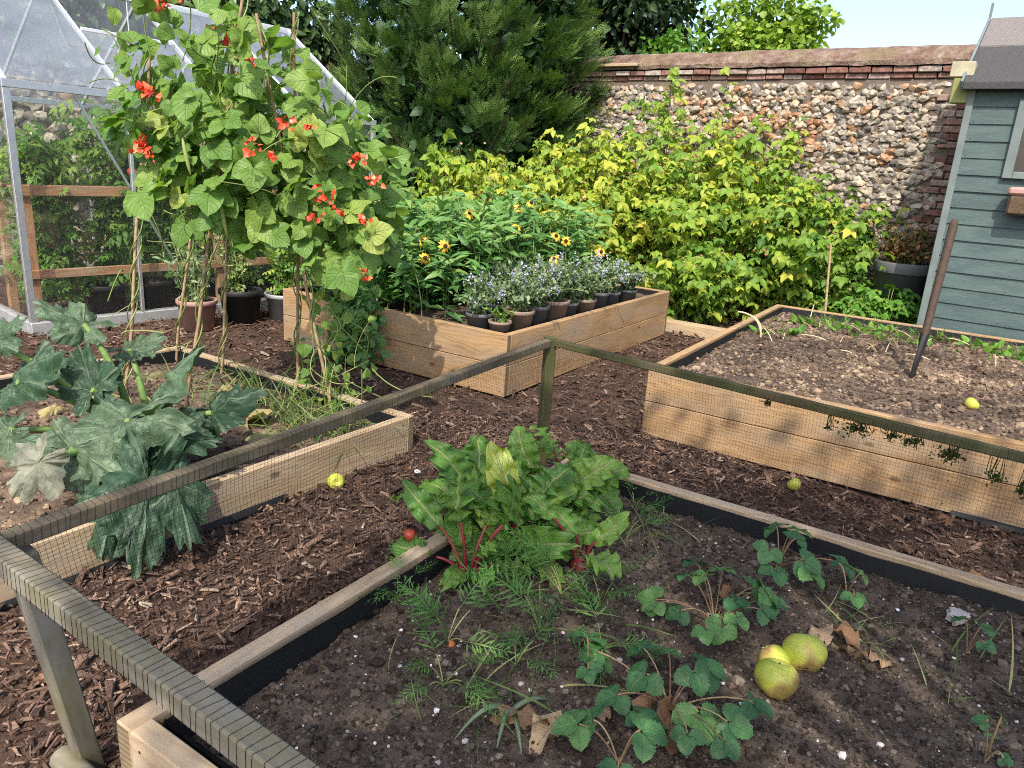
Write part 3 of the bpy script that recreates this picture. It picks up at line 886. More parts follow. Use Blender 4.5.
def flint_wall(name, label, P0, D, Nn, L0, L1, top, seed, sp=.074, orange=None, brick_ranges=(), z0=.0, flints=True, dark=0.):
    t = thing(name, label, 'wall', tuple(P0 + D * L0))
    Mx, o = wall_frame(P0, D, Nn); r = rng(seed)
    g = Geo(); add_box(g, L0, L1, 0, .35, -.1, top - .355, .01, M=(Mx, o)); part(g, 'mortar_core', MORTAR, t)
    # flints
    xs = []; zs = []
    nzr = int((top - .37 - z0) / (sp * .84))
    for k in range(nzr):
        xx = np.arange(L0 + (k % 2) * sp / 2, L1, sp)
        xs.append(xx + r.normal(0, sp * .16, len(xx))); zs.append(z0 + (k + .5) * sp * .84 + r.normal(0, sp * .13, len(xx)))
    xs = np.concatenate(xs); zs = np.concatenate(zs)
    keep = (xs > L0) & (xs < L1)
    for (a, b, step) in brick_ranges: keep &= ~((xs > a - .0) & (xs < b) & (xs > a + .16 * ((np.floor(zs / .16) % 2)) + .02))
    xs = xs[keep]; zs = zs[keep]; n = len(xs)
    R = sp * r.uniform(.50, .86, n)
    cn = r.random(n) * .80
    om = orange(xs, zs) if orange else np.zeros(n)
    cn = np.where(r.random(n) < om * .62, r.uniform(.74, 1., n), cn)
    cn = np.where((om < .2) & (r.random(n) < .06), r.uniform(.85, .97, n), cn)
    P = o + np.stack([xs, r.normal(-.008, .014, n), zs], 1) @ Mx.T
    g = Geo(); stones(g, P, R, (1.12, .6, .88), seed + 5, 1, .75, cn, smooth=False, basis=Mx.T)
    part(g, 'flints', FLINT, t)
    # brick bands under the coping
    g = Geo()
    for row, (za, zb, pr) in enumerate(((top - .355, top - .30, .02), (top - .295, top - .235, .055))):
        x = L0 - .1 * (row % 2)
        while x < L1:
            l = r.uniform(.20, .235)
            add_box(g, max(x, L0), min(x + l, L1), -pr + r.normal(0, .006), .36, za + r.normal(0, .003), zb, .008, np.clip(r.beta(2.2, 2) + .4 * max(0, 1 - x / 2.2) * (seed == 51), 0, 1), M=(Mx, o)); x += l + .012
    part(g, 'brick_courses', BRICK, t)
    # sloping worn coping
    n = int((L1 - L0) / .08); xx = np.linspace(L0, L1, n)
    prof = [(-.07, top - .22), (-.075, top - .17), (-.02, top - .10), (.06, top - .035), (.14, top), (.22, top - .03), (.36, top - .2)]
    V = []
    for k, (yy, zz) in enumerate(prof):
        jz = (fbm(xx * 6 + k * 3, xx * 0 + k, seed, 3) - .5) * .035
        V.append(np.stack([xx, yy + jz, zz + jz], 1))
    V = o + np.concatenate(V) @ Mx.T; m = len(prof)
    i = np.arange(m - 1)[:, None] * n; j = np.arange(n - 1)[None]
    g = Geo(); g.add(V, np.stack([i + j, i + j + 1, i + n + j + 1, i + n + j], -1).reshape(-1, 4), smooth=False)
    part(g, 'coping', COPING, t)
    if brick_ranges:
        g = Geo()
        for (a, b, step) in brick_ranges:
            z = z0
            row = 0
            while z < top - .44:
                x = a + (.11 if (row // 1) % 2 else 0) + (r.random() < .2) * .1
                while x < b:
                    l = .215 if (row % 2) else .105 + .11 * (r.random() < .6)
                    add_box(g, x, min(x + l, b), -.035 + r.normal(0, .006), .2, z, z + .066, .008, r.beta(2, 1.6), M=(Mx, o)); x += l + .013
                z += .08; row += 1
        part(g, 'brick_quoin', BRICK, t)
    return t


def oran(x, z):
    c1 = np.exp(-(((x - 2.55) / .62) ** 2 + ((z - 2.35) / .40) ** 2))
    c2 = np.exp(-(((x - 1.55) / .35) ** 2 + ((z - 2.4) / .3) ** 2)) * 1.1
    c3 = np.exp(-(((x - 3.2) / .3) ** 2 + ((z - 2.1) / .6) ** 2)) * .7
    return np.clip((c1 + c2 + c3) * 1.1, 0, 1)


wall = flint_wall('garden_wall', 'tall old flint wall with worn brick coping behind the raspberry bushes', WP, WD, WN, -5.1, 8.2, WTOP, 51, orange=oran, brick_ranges=((4.52, 5.9, 0),))
# plank lying along the coping
bp = WP + WD * .02 + WN * .085 + UP * (WTOP - .165)
g = Geo()
o = board('loose_plank', bp, bp + WD * .88, .10, .035, W_RIM, None)
tag(o, 'pale weathered plank lying on the wall ledge next to the dark yew', 'plank')
SD = norm(V3(.5814, .8136, 0)); SP = WP - WD * 5.0
side = flint_wall('garden_wall', 'ivy topped side wall standing close behind the greenhouse', SP - SD * 9, SD, norm(V3(.8136, -.5814, 0)), 0, 9, 3.5, 61, sp=.16)

# ================================================================== shed
SE = V3(3.95, 7.2, 0); SPP = V3(.5814, .8136, 0)
SM = (np.stack([WD, SPP, UP], 1), SE)
pt_ = NT('shed_paint'); co = pt_.coord('Object')
pc = pt_.mix(.7, (.056, .088, .086), pt_.ramp(pt_.noise(pt_.map(co, (1, 1, 4)), 3.5, 6), [(.3, (.6, .65, .7)), (.7, (1.35, 1.3, 1.2))]), 'MULTIPLY')
pc = pt_.mix(pt_.ramp(pt_.noise(pt_.map(co, (2, 2, 9)), 6, 6, .7), [(.55, 0.), (.72, .55)]), pc, (.115, .15, .143))
pc = pt_.mix(pt_.ramp(pt_.noise(pt_.map(co, (.6, .6, 6)), 26, 4), [(.62, 0.), (.75, .5)]), pc, (.06, .088, .092))
pc = pt_.mix(.5, pc, pt_.ramp(pt_.attr('rnd'), [(0, (.72, .74, .74)), (.5, (1, 1, 1)), (1, (1.25, 1.24, 1.2))]), 'MULTIPLY')
PAINT = pt_.done(pt_.bsdf(pc, .55, .35, 0, pt_.bump(pt_.noise(pt_.map(co, (1, 1, 8)), 14, 5), .35, .006)))
PAINTT = flat_mat('pale_paint', (.135, .165, .158), .6, .3, 0, 8, .4)
FELT = rnd_mat('roof_felt', [(0, (.05, .05, .053)), (1, (.175, .16, .153))], .95, .15, 160, .75, .5, 200)
CREAM = flat_mat('cream_trim', (.38, .35, .24), .6, .3, 0, 9, .5)
GLASSDK = flat_mat('dark_window_glass', (.035, .03, .03), .08, .5, 0, 4, .5)
t = thing('garden_shed', 'blue green weatherboarded shed with grey felt roof beside the flint wall', 'shed', tuple(SE))
sL, sW, EH, RH = 3.4, 1.55, 2.62, 3.20
r = rng(91)
g = Geo(); add_box(g, .02, sL, .025, sW, -.05, EH - .02, .005, M=SM); part(g, 'shed_core', LINER, t)
g = Geo()
z = .02
while z < EH - .02:
    h = .147; zt = min(z + h + .02, EH)
    jj = r.normal(0, .0025, 4)
    V = np.array([[.012, -.014 + jj[0], z], [sL, -.014 + jj[1], z], [sL, .004, zt], [.012, .004, zt], [.012, .022, z], [sL, .022, z], [sL, .022, zt], [.012, .022, zt]])
    F = np.array([[0, 1, 2, 3], [4, 7, 6, 5], [0, 4, 5, 1], [0, 3, 7, 4], [1, 5, 6, 2]])
    V2 = V @ SM[0].T + SM[1]
    g.add(V2, F, r.random(), None, 0, False)
    for xx in (.07, .63, 1.22, 1.8):
        hx = np.arange(8) / 8 * 2 * PI; c = V3(xx + r.normal(0, .01), -.0146, z + .022)
        g.add(np.concatenate([c + .0042 * np.stack([np.cos(hx), 0 * hx, np.sin(hx)], 1), c[None]]) @ SM[0].T + SM[1], [[i, (i + 1) % 8, 8] for i in range(8)], .5, None, 1, False)
    # gable end boards
    V = np.array([[-.014, .03, z], [-.014, sW, z], [.004, sW, zt], [.004, .03, zt]])
    g.add(V @ SM[0].T + SM[1], [[0, 3, 2, 1]], r.random(), None, 0, False)
    z += h
# gable triangle
V = np.array([[-.004, -.01, EH], [-.004, sW, EH], [-.004, sW / 2, RH - .02], [.03, -.01, EH], [.03, sW, EH], [.03, sW / 2, RH - .02]]) @ SM[0].T + SM[1]
g.add(V, [[0, 2, 1], [3, 4, 5]], .5, None, 0, False)
part(g, 'weatherboards', [PAINT, SCREW], t)
g = Geo(); add_box(g, -.03, .03, -.022, .03, .0, EH, .004, M=SM); part(g, 'corner_trim', PAINTT, t)
g = Geo()
sl = (RH - EH) / (sW / 2)


def roof_slab(g, y0, y1, lift, th, rn, x0=-.07, x1=3.55):
    def zz(y): return EH + y * sl if y <= sW / 2 else RH - (y - sW / 2) * sl
    nseg = 30; xx = np.linspace(x0, x1, nseg)
    V = []
    for y, dz in ((y0, lift), (y1, lift), (y1, lift - th), (y0, lift - th)):
        V.append(np.stack([xx, np.full(nseg, y), zz(y) + dz + (fbm(xx * 5, xx * 0 + y, 3) - .5) * .012], 1))
    V = np.concatenate(V) @ SM[0].T + SM[1]
    i = np.arange(nseg - 1)
    F = np.concatenate([np.stack([a * nseg + i, a * nseg + i + 1, b * nseg + i + 1, b * nseg + i], 1) for a, b in ((0, 1), (1, 2), (2, 3), (3, 0))])
    g.add(V, F, rn, None, 0, False)
    n0 = np.array([[0, nseg, 2 * nseg, 3 * nseg], [nseg - 1, 4 * nseg - 1, 3 * nseg - 1, 2 * nseg - 1]])
    g.add(V, n0, rn, None, 0, False)


roof_slab(g, -.11, sW / 2 * .52, .03, .03, .12)
roof_slab(g, sW / 2 * .47, sW / 2, .042, .03, .9)
roof_slab(g, sW / 2, sW + .1, .036, .03, .4)
add_box(g, -.07, 3.55, -.122, -.10, EH - .115, EH - .055, .004, .1, M=SM)
part(g, 'felt_roof', FELT, t)
g = Geo()
p0 = SE + WD * -.085 + SPP * -.12 + UP * (EH - .12 * sl + .0); p1 = SE + WD * -.085 + SPP * (sW / 2) + UP * (RH + .0)
bar(g, p0, p1, .022, .10, up=UP); bar(g, p1, p1 + SPP * (sW / 2 + .1) - UP * (RH - EH + .06), .022, .10)
part(g, 'barge_board', PAINTT, t)
g = Geo(); bar(g, p1 - UP * .02 - SPP * .02, p1 + UP * .17 + SPP * -.02, .02, .035, up=SPP); part(g, 'finial', PAINTT, t)
g = Geo(); add_box(g, -.21, -.02, -.02, .12, EH + .0, EH + .13, .006, M=SM); part(g, 'eave_block', CREAM, t)
g = Geo(); add_box(g, -.17, -.02, -.01, .08, EH - .22, EH - .003, .006, M=SM); part(g, 'eave_bracket', flat_mat('lichen_wood', (.22, .24, .08), .8), t)
# window
wf = Geo(); wx0, wx1, wz0, wz1 = .38, 1.35, 1.77, 2.43
for (a, b, c, d) in ((wx0, wx0 + .075, wz0, wz1), (wx1 - .075, wx1, wz0, wz1), (wx0 + .076, wx1 - .076, wz0, wz0 + .06), (wx0 + .076, wx1 - .076, wz1 - .06, wz1)):
    add_box(wf, a, b, -.05, .01, c, d, .004, M=SM)
wo = part(wf, 'window', PAINTT, t)
gp = Geo(); add_box(gp, wx0 + .07, wx1 - .07, -.028, -.02, wz0 + .055, wz1 - .055, .001, M=SM)
gpo = gp.build('pane', GLASSDK, wo)
# planter hung on the shed under the window
tp = thing('window_planter', 'faded pink rimmed planter hanging under the shed window', 'planter', tuple(SE + WD * .8 - SPP * .12 + UP * 1.5))
g = Geo(); add_box(g, .46, 1.15, -.19, -.055, 1.63, 1.70, .02, M=SM); part(g, 'rim', POTPINK, tp)
g = Geo(); add_box(g, .48, 1.13, -.18, -.055, 1.46, 1.632, .02, M=SM); part(g, 'basket', flat_mat('coir', (.10, .07, .045), .95, .1, 0, 40, .8, .6), tp)

# ================================================================== greenhouse
GC = V3(-3.97, 5.92, 0); GD = V3(.6262, .7797, 0); GN = V3(-.7797, .6262, 0)
GL, GW, GH, GR = 3.56, 1.588, 1.944, 2.958
GM = (np.stack([GD, GN, UP], 1), GC)


def gp_(a, b, z): return GC + GD * a + GN * b + UP * z


def glass_mat(name, tint, haze, hcol=(.7, .74, .78)):
    t = NT(name); co = t.coord('Object')
    tr = t.n('ShaderNodeBsdfTransparent'); tr.inputs[0].default_value = (*tint, 1)
    gl = t.n('ShaderNodeBsdfGlossy'); gl.inputs['Roughness'].default_value = .04
    lw = t.n('ShaderNodeLayerWeight'); lw.inputs[0].default_value = .5
    fres = t.math('ADD', t.math('MULTIPLY', t.math('POWER', lw.outputs['Facing'], 4.), .55), .035)
    m = t.n('ShaderNodeMixShader'); t.l(fres, m.inputs[0]); t.l(tr.outputs[0], m.inputs[1]); t.l(gl.outputs[0], m.inputs[2])
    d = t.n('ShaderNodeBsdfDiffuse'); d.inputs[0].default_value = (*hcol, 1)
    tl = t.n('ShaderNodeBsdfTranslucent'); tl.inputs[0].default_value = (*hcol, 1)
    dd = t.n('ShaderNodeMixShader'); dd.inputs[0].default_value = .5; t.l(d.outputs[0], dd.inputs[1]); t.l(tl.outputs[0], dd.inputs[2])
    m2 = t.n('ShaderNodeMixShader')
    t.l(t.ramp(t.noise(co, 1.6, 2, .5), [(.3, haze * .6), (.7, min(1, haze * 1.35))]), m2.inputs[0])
    t.l(m.outputs[0], m2.inputs[1]); t.l(dd.outputs[0], m2.inputs[2])
    return t.done(m2.outputs[0])


GLASS = glass_mat('clear_glass', (.97, .985, .975), .015)
GLASSR = glass_mat('dusty_sky_tint_glass', (.95, .97, .98), .13, (.72, .78, .86))  # whitish dirt film, its pale blue painting in the sky's reflection
t = thing('greenhouse', 'aluminium framed glass greenhouse full of tomato plants', 'greenhouse', tuple(GC))
NB = 4; bw = GL / NB


def bars(name, segs, w=.03, h=.035, mat=ALU):
    g = Geo()
    for p, q, u in segs: bar(g, p, q, w, h, up=u)
    return part(g, name, mat, t)


def slope(b): return GH + (GR - GH) * b / GW


g = Geo(); add_box(g, -.03, GL + .03, -.04, .06, -.05, .10, .006, M=GM); part(g, 'base_rail', METALB, t)
g = Geo(); add_box(g, -.03, GL + .03, 2 * GW - .06, 2 * GW + .04, -.05, .10, .006, M=GM); part(g, 'base_rail', METALB, t)
for e in (-.03, GL - .05):
    g = Geo(); add_box(g, e, e + .08, .065, 2 * GW - .065, -.05, .10, .006, M=GM); part(g, 'base_rail', METALB, t)
for b, z in ((0, GH), (2 * GW, GH)): bars('eave_rail', [(gp_(-.03, b, z), gp_(GL + .03, b, z), UP)], .05, .06)
bars('ridge', [(gp_(-.03, GW, GR), gp_(GL + .03, GW, GR), UP)], .05, .06, ALUW)
for k in range(NB + 1):
    a = k * bw; wide = .055 if k in (0, NB) else .03
    for b in (0, 2 * GW): bars('glazing_bar', [(gp_(a, b, .10), gp_(a, b, GH - .03), GN)], wide, .04)
    bars('rafter', [(gp_(a, .02, GH + .02), gp_(a, GW, GR), UP)], wide * .8, .04, ALUW)
    bars('rafter', [(gp_(a, 2 * GW - .02, GH + .02), gp_(a, GW, GR), UP)], wide * .8, .04, ALUW)
bars('brace', [(gp_(.50, .035, 1.9), gp_(1.45, .035, .12), GN)], .022, .012)
for e in (0, GL):
    bars('gable_frame', [(gp_(e, .04, GH), gp_(e, 2 * GW - .04, GH), UP)], .03, .04)
    bars('gable_frame', [(gp_(e, GW * .62, .1), gp_(e, GW * .62, slope(GW * .62) - .03), GD)], .03, .03)
    bars('gable_frame', [(gp_(e, GW * 1.38, .1), gp_(e, GW * 1.38, slope(GW * .62) - .03), GD)], .03, .03)


def pane(name, pts, mat, th=.004):
    pts = [V3(*p) for p in pts]; n = norm(np.cross(pts[1] - pts[0], pts[2] - pts[0])) * th
    m = len(pts); V = np.array(pts + [p + n for p in pts])
    g = Geo()
    if m == 4: g.add(V, [[3, 2, 1, 0], [4, 5, 6, 7]], smooth=False)
    else: g.add(V, [[2, 1, 0], [3, 4, 5]], smooth=False)
    g.add(V, [[i, (i + 1) % m, (i + 1) % m + m, i + m] for i in range(m)], smooth=False)
    return part(g, name, mat, t)


VENT = 1
for k in range(NB):
    a0, a1 = k * bw + .012, (k + 1) * bw - .012
    for b in (0, 2 * GW): pane('glass_pane', [gp_(a0, b, .105), gp_(a1, b, .105), gp_(a1, b, GH - .03), gp_(a0, b, GH - .03)], GLASS)
    top = GW * (.52 if k == VENT else .985)
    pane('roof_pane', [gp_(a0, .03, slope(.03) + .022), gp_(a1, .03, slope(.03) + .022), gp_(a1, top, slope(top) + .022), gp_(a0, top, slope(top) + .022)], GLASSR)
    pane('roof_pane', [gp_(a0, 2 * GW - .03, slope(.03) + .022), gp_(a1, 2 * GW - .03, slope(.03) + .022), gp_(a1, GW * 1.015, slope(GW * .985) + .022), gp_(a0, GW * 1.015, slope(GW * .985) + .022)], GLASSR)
for e in (0, GL):
    pane('gable_pane', [gp_(e, .03, .105), gp_(e, 2 * GW - .03, .105), gp_(e, 2 * GW - .03, GH - .03), gp_(e, .03, GH - .03)], GLASS)
    pane('gable_pane', [gp_(e, .06, GH + .03), gp_(e, 2 * GW - .06, GH + .03), gp_(e, GW, GR - .03)], GLASS)
# opened roof vent
a0, a1 = VENT * bw + .02, (VENT + 1) * bw - .02
bars('vent_sill', [(gp_(a0, GW * .53, slope(GW * .53) + .03), gp_(a1, GW * .53, slope(GW * .53) + .03), UP)], .03, .03, ALUW)
hb = GW * .48; lift = .34
va = [gp_(a0, GW * .98, GR + .02), gp_(a1, GW * .98, GR + .02), gp_(a1, GW * .98 - hb * .93, GR + .02 - (GR - GH) * .48 + lift), gp_(a0, GW * .98 - hb * .93, GR + .02 - (GR - GH) * .48 + lift)]
bars('roof_vent', [(va[i], va[(i + 1) % 4], UP) for i in range(4)], .03, .025, ALUW)
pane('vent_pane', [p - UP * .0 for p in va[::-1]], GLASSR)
bars('vent_arm', [(gp_((a0 + a1) / 2, GW * .53, slope(GW * .53)), (va[2] + va[3]) / 2, GD)], .012, .012)
# staging inside
ts = thing('plant_staging', 'rough timber staging rails standing inside the greenhouse', 'staging', tuple(gp_(.1, .2, 0)))
for z, h in ((1.15, .085), (.47, .075)): board('rail', gp_(-.6 * 0 + .03, .12, z), gp_(GL - .1, .12, z), .03, h, W_STAGE, ts)
for a, b in ((.1, .17), (1.75, .17), (3.3, .17), (.1, .75), (1.75, .75)): board('post', gp_(a, b, -.03), gp_(a, b, 1.1), .07, .07, W_STAGE, ts, upv=GD)
for b in (.3, .5, .7): board('slat', gp_(.03, b, 1.165), gp_(GL - .1, b, 1.165), .08, .025, W_STAGE, ts)


def pot(name, c, r0, r1, h, mat, parent, soil=.85, n=26):
    g = Geo()
    rim = r1 * 1.06
    lathe(g, [[.001, .0], [r0, 0], [r0 + (r1 - r0) * .84, h * .86], [rim * .985, h * .862], [rim, h * .87], [rim, h * .985], [rim * .985, h], [r1 * .97, h], [r1 * .95, h * .96], [r1 * .92, h * soil - .01]], c, n)
    part(g, name, mat, parent)
    gs = Geo(); rr = rng(int(abs(c[0] * 1000 + c[1] * 77))); k = 140
    lathe(gs, [[r1 * .93, h * soil], [r1 * .5, h * soil + .01], [.001, h * soil + .012]], c, 16, .3)
    a = rr.uniform(0, 2 * PI, k); q = np.sqrt(rr.random(k)) * r1 * .85
    stones(gs, np.asarray(c) + np.stack([q * np.cos(a), q * np.sin(a), np.full(k, h * soil + .012)], 1), r1 * rr.uniform(.04, .12, k), (1, 1, .7), 5, 0)
    part(gs, 'compost', COMPOST, parent)


for i, (a, b, rad) in enumerate(((.75, .42, .17), (1.25, .45, .15), (1.9, .4, .17), (2.6, .42, .16))):
    tp = thing('plant_pot', ['black pot on the greenhouse floor nearest its glazed corner post', 'black pot second along the greenhouse floor under the staging', 'black pot third along the greenhouse floor behind the bean canes', 'black pot deepest along the greenhouse floor behind the outdoor pots'][i], 'pot', tuple(gp_(a, b, 0)))
    pot('pot', gp_(a, b, 0), rad * .8, rad, .30, PLBLACK, tp)

# ================================================================== foliage materials
L_BEAN = leaf_mat('bean_leaf', [(0, (.06, .155, .03)), (.5, (.14, .265, .05)), (.85, (.22, .34, .07)), (1, (.32, .39, .09))], .5, .42, (.23, .34, .11), 5, .45, .45, mottle=.2, msc=26, bump=.6)
L_RASP = leaf_mat('raspberry_leaf', [(0, (.055, .145, .025)), (.3, (.12, .24, .035)), (.55, (.215, .335, .04)), (.8, (.37, .42, .05)), (1, (.55, .50, .08))], .55, .42, (.24, .30, .06), 6, .5, .3)
L_RUD = leaf_mat('green_leaf', [(0, (.04, .13, .035)), (.6, (.12, .26, .065)), (1, (.24, .36, .10))], .45, .3)
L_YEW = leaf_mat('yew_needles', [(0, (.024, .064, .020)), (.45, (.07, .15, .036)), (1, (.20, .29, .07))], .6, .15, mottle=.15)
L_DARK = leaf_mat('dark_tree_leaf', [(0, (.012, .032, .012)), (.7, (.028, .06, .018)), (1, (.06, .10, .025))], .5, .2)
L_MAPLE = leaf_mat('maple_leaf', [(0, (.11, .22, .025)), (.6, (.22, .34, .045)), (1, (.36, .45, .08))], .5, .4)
L_IVY = leaf_mat('ivy_leaf', [(0, (.02, .045, .015)), (.6, (.05, .10, .025)), (.9, (.12, .18, .05)), (1, (.2, .24, .08))], .4, .2)
L_COURG = leaf_mat('courgette_leaf', [(0, (.026, .060, .035)), (.6, (.052, .105, .058)), (1, (.11, .165, .10))], .5, .26, (.19, .25, .16), 7, .35, .32, mottle=.6, msc=24, spec=.3, bump=.6)
L_COURGD = leaf_mat('mildewed_leaf', [(0, (.13, .15, .115)), (1, (.21, .22, .175))], .85, .15, (.13, .12, .09), 7, .35, .35, mottle=.6, msc=14, spec=.15, bump=.4)
L_BEET = leaf_mat('beet_leaf', [(0, (.055, .16, .025)), (.6, (.13, .27, .04)), (.88, (.23, .36, .06)), (1, (.44, .46, .06))], .38, .30, (.24, .34, .11), 6, .45, .4, mid=(.26, .30, .10), mottle=.3, msc=26, spec=.45, bump=.5)
L_STRAWB = leaf_mat('strawberry_leaf', [(0, (.025, .085, .030)), (.55, (.065, .165, .050)), (.85, (.13, .25, .06)), (1, (.28, .36, .08))], .42, .2, (.08, .16, .06), 6, .55, .35, spec=.4, bump=.4)
L_CARROT = leaf_mat('carrot_leaf', [(0, (.05, .15, .03)), (.7, (.11, .25, .05)), (1, (.22, .34, .08))], .55, .3)
L_TOM = leaf_mat('tomato_leaf', [(0, (.07, .17, .03)), (.6, (.16, .30, .05)), (1, (.36, .43, .09))], .5, .45)
L_CAT = leaf_mat('grey_green_leaf', [(0, (.09, .15, .075)), (.6, (.17, .25, .13)), (1, (.28, .34, .2))], .6, .3)
L_LIGHT = leaf_mat('light_green_leaf', [(0, (.05, .16, .02)), (.6, (.11, .25, .03)), (1, (.22, .34, .06))], .5, .35)
L_RUST = leaf_mat('rusty_leaf', [(0, (.05, .08, .02)), (.4, (.16, .12, .04)), (.7, (.25, .11, .05)), (1, (.33, .20, .08))], .6, .25)
L_GRASS = leaf_mat('grass_blade', [(0, (.06, .13, .03)), (.6, (.13, .20, .05)), (1, (.36, .36, .15))], .5, .3)
STEMG = rnd_mat('green_stem', [(0, (.06, .11, .025)), (.5, (.14, .20, .05)), (1, (.30, .30, .12))], .5, .3)
STEMC = rnd_mat('courgette_stalk', [(0, (.09, .17, .04)), (1, (.20, .30, .09))], .5, .3, 60, .3)
STEMR = rnd_mat('beet_stalk', [(0, (.16, .012, .025)), (.6, (.26, .03, .045)), (1, (.24, .14, .06))], .4, .4)
STEMP = rnd_mat('reddish_stalk', [(0, (.12, .10, .04)), (.5, (.24, .13, .08)), (1, (.32, .26, .12))], .5, .3)
TWIG = rnd_mat('twig', [(0, (.06, .04, .028)), (1, (.18, .12, .08))], .8, .2)
REDFL = rnd_mat('scarlet_petal', [(0, (.60, .045, .02)), (.7, (.78, .10, .04)), (1, (.80, .30, .18))], .5, .3)
YELFL = rnd_mat('yellow_petal', [(0, (.36, .07, .015)), (.35, (.66, .30, .025)), (1, (.80, .54, .05))], .5, .3)
BRNFL = flat_mat('dark_flower_centre', (.045, .018, .012), .8, .2)
BLUFL = rnd_mat('lavender_petal', [(0, (.24, .24, .40)), (1, (.42, .42, .60))], .6, .2)
TOMRED = flat_mat('tomato_skin', (.55, .06, .02), .3, .5, 0, 5, .2)
BARKT = flat_mat('tree_bark', (.06, .045, .035), .9, .1, 0, 20, .6, .6)

HEART = leaf_tpl(6, 8, lambda v: 1.06 * np.sin(PI * v ** .52) ** .62, .12, .22, .5, 1.4, crum=.09, cs=3)
TRI_BEAN = join_tpl([xf(HEART, 0, (0, .34, 0), .78, -.15), xf(HEART, 1.15, (-.02, .24, 0), .70, -.2, .2), xf(HEART, -1.15, (.02, .24, 0), .70, -.2, -.2)])
OVATE = leaf_tpl(2, 4, ovate, .3, .25)
OVATE2 = leaf_tpl(4, 6, ovate, .3, .3, .3, 2, ser=.08, sn=8)
TRI_RASP = join_tpl([xf(OVATE2, 0, (0, .42, 0), .62, -.2), xf(OVATE2, 1.2, (0, .32, 0), .52, -.2, .2), xf(OVATE2, -1.2, (0, .32, 0), .52, -.2, -.2)])
LANCE = leaf_tpl(2, 4, lance, .35, .3)
NEED = leaf_tpl(1, 2, needle, 0, .1)
YSPRAY = pinnate(9, (NEED[0] * V3(1.1, 1, 1), NEED[1], NEED[2]), 1, .30, 1., 1.0)
_r = rng(77); _nd = leaf_tpl(1, 2, lambda v: .145 * np.sin(PI * v ** .7), 0, .1); _p = []
for _k in range(9):  # a feathery carrot frond: threads leaving the midrib in every direction
    _t = (_k + 1.2) / 10; _s = .42 * (1 - .6 * _t)
    for _sd in (1, -1):
        _an = _sd * _r.uniform(.6, 1.1); _ti = _r.normal(0, .45)
        _p.append(xf(_nd, _an, (0, _t, 0), _s * .9, _ti))
        for _q in range(4):
            _u = _r.uniform(.25, .95) * _s
            _p.append(xf(_nd, _an + _r.normal(0, .7), (-math.sin(_an) * _u, _t + math.cos(_an) * _u, math.sin(_ti) * _u), _s * _r.uniform(.22, .4), _r.normal(0, .7)))
_p.append(xf((_nd[0] * V3(.25, 1, 1), _nd[1], _nd[2]), 0, (0, 0, 0), 1.0)); _p.append(xf(_nd, 0, (0, .95, 0), .2))
FERN = join_tpl(_p)
FERN = (FERN[0] - np.stack([0 * FERN[0][:, 1], 0 * FERN[0][:, 1], .30 * FERN[0][:, 1] ** 2], 1), FERN[1], FERN[2])
TOML = pinnate(3, leaf_tpl(2, 4, lambda v: .5 * np.sin(PI * v ** .7) ** .8, .3, .4, .3, 2, ser=.2, sn=4), 1, .48, .8, 1.05)
BLADE = leaf_tpl(1, 7, lambda v: .035 * (1 - v) ** .5 * np.minimum(1, v * 8 + .4), .4, .5)
BROAD = leaf_tpl(4, 14, rounded, .25, .25, .3, 2, ser=.13, sn=6, crum=.12, cs=4)
TRI_STR = join_tpl([xf(BROAD, 0, (0, .05, 0), .56, -.12), xf(BROAD, 1.5, (-.03, .03, 0), .52, -.12, .15), xf(BROAD, -1.5, (.03, .03, 0), .52, -.12, -.15)])


def leaves(g, T, P, D, N, S, rn, jit=.0, r=None):
    g.inst(T, P, D, N, S, rn)


def polar_leaf(r, lobes=5, depth=.16, serr=.05, cup=.15, ripple=.05, na=56, nr=8, notch=.5, droop=.25):
    """broad lobed leaf attached at its heart (0,0), tip along +y"""
    a = np.linspace(-PI + .25, PI - .25, na)
    lb = np.abs(np.cos(a * lobes / 2)) ** .7
    R = .60 * (1 - depth * 1.6 * (1 - lb) + .22 * np.cos(a)) * (1 - notch * np.exp(-((np.abs(a) - PI) / .38) ** 2))
    R *= 1 + .34 * (fbm(a * 2.2 + r.random() * 50, a * 0, 3) - .5) + serr * (fbm(a * 12 + r.random() * 50, a * 0, 9, 2) - .3) * 1.6
    q = np.linspace(0.02, 1, nr)
    AA, QQ = np.meshgrid(a, q)
    RR = R[None] * QQ
    x = np.sin(AA) * RR * .88; y = np.cos(AA) * RR * 1.12
    ph = r.random() * 6
    z = cup * QQ ** 1.5 * .35 - droop * np.maximum(0, QQ - .25) ** 1.6 * (.5 + .5 * np.cos(AA * 1)) * .7 - droop * .5 * QQ ** 2 * np.abs(np.sin(AA)) + ripple * .35 * QQ * np.cos(AA * lobes) + ripple * 1.0 * QQ ** 1.5 * (fbm(AA * 2.0 + ph * 9, QQ * 1.2, 4, 3) - .5) * 2 + ripple * 2.2 * (fbm(x * 5 + ph, y * 5, 5) - .5)
    V = np.stack([x, y, z], -1).reshape(-1, 3)
    u = (np.abs(((AA / (2 * PI) * lobes) % 1) - .5) * 2); u = 1 - u
    lc = np.stack([u * .9, QQ * 1.0, np.zeros_like(u)], -1).reshape(-1, 3)
    i = np.arange(nr - 1)[:, None] * na; j = np.arange(na - 1)[None]
    F = np.stack([i + j, i + na + j, i + na + j + 1, i + j + 1], -1).reshape(-1, 4)
    return V, F, lc


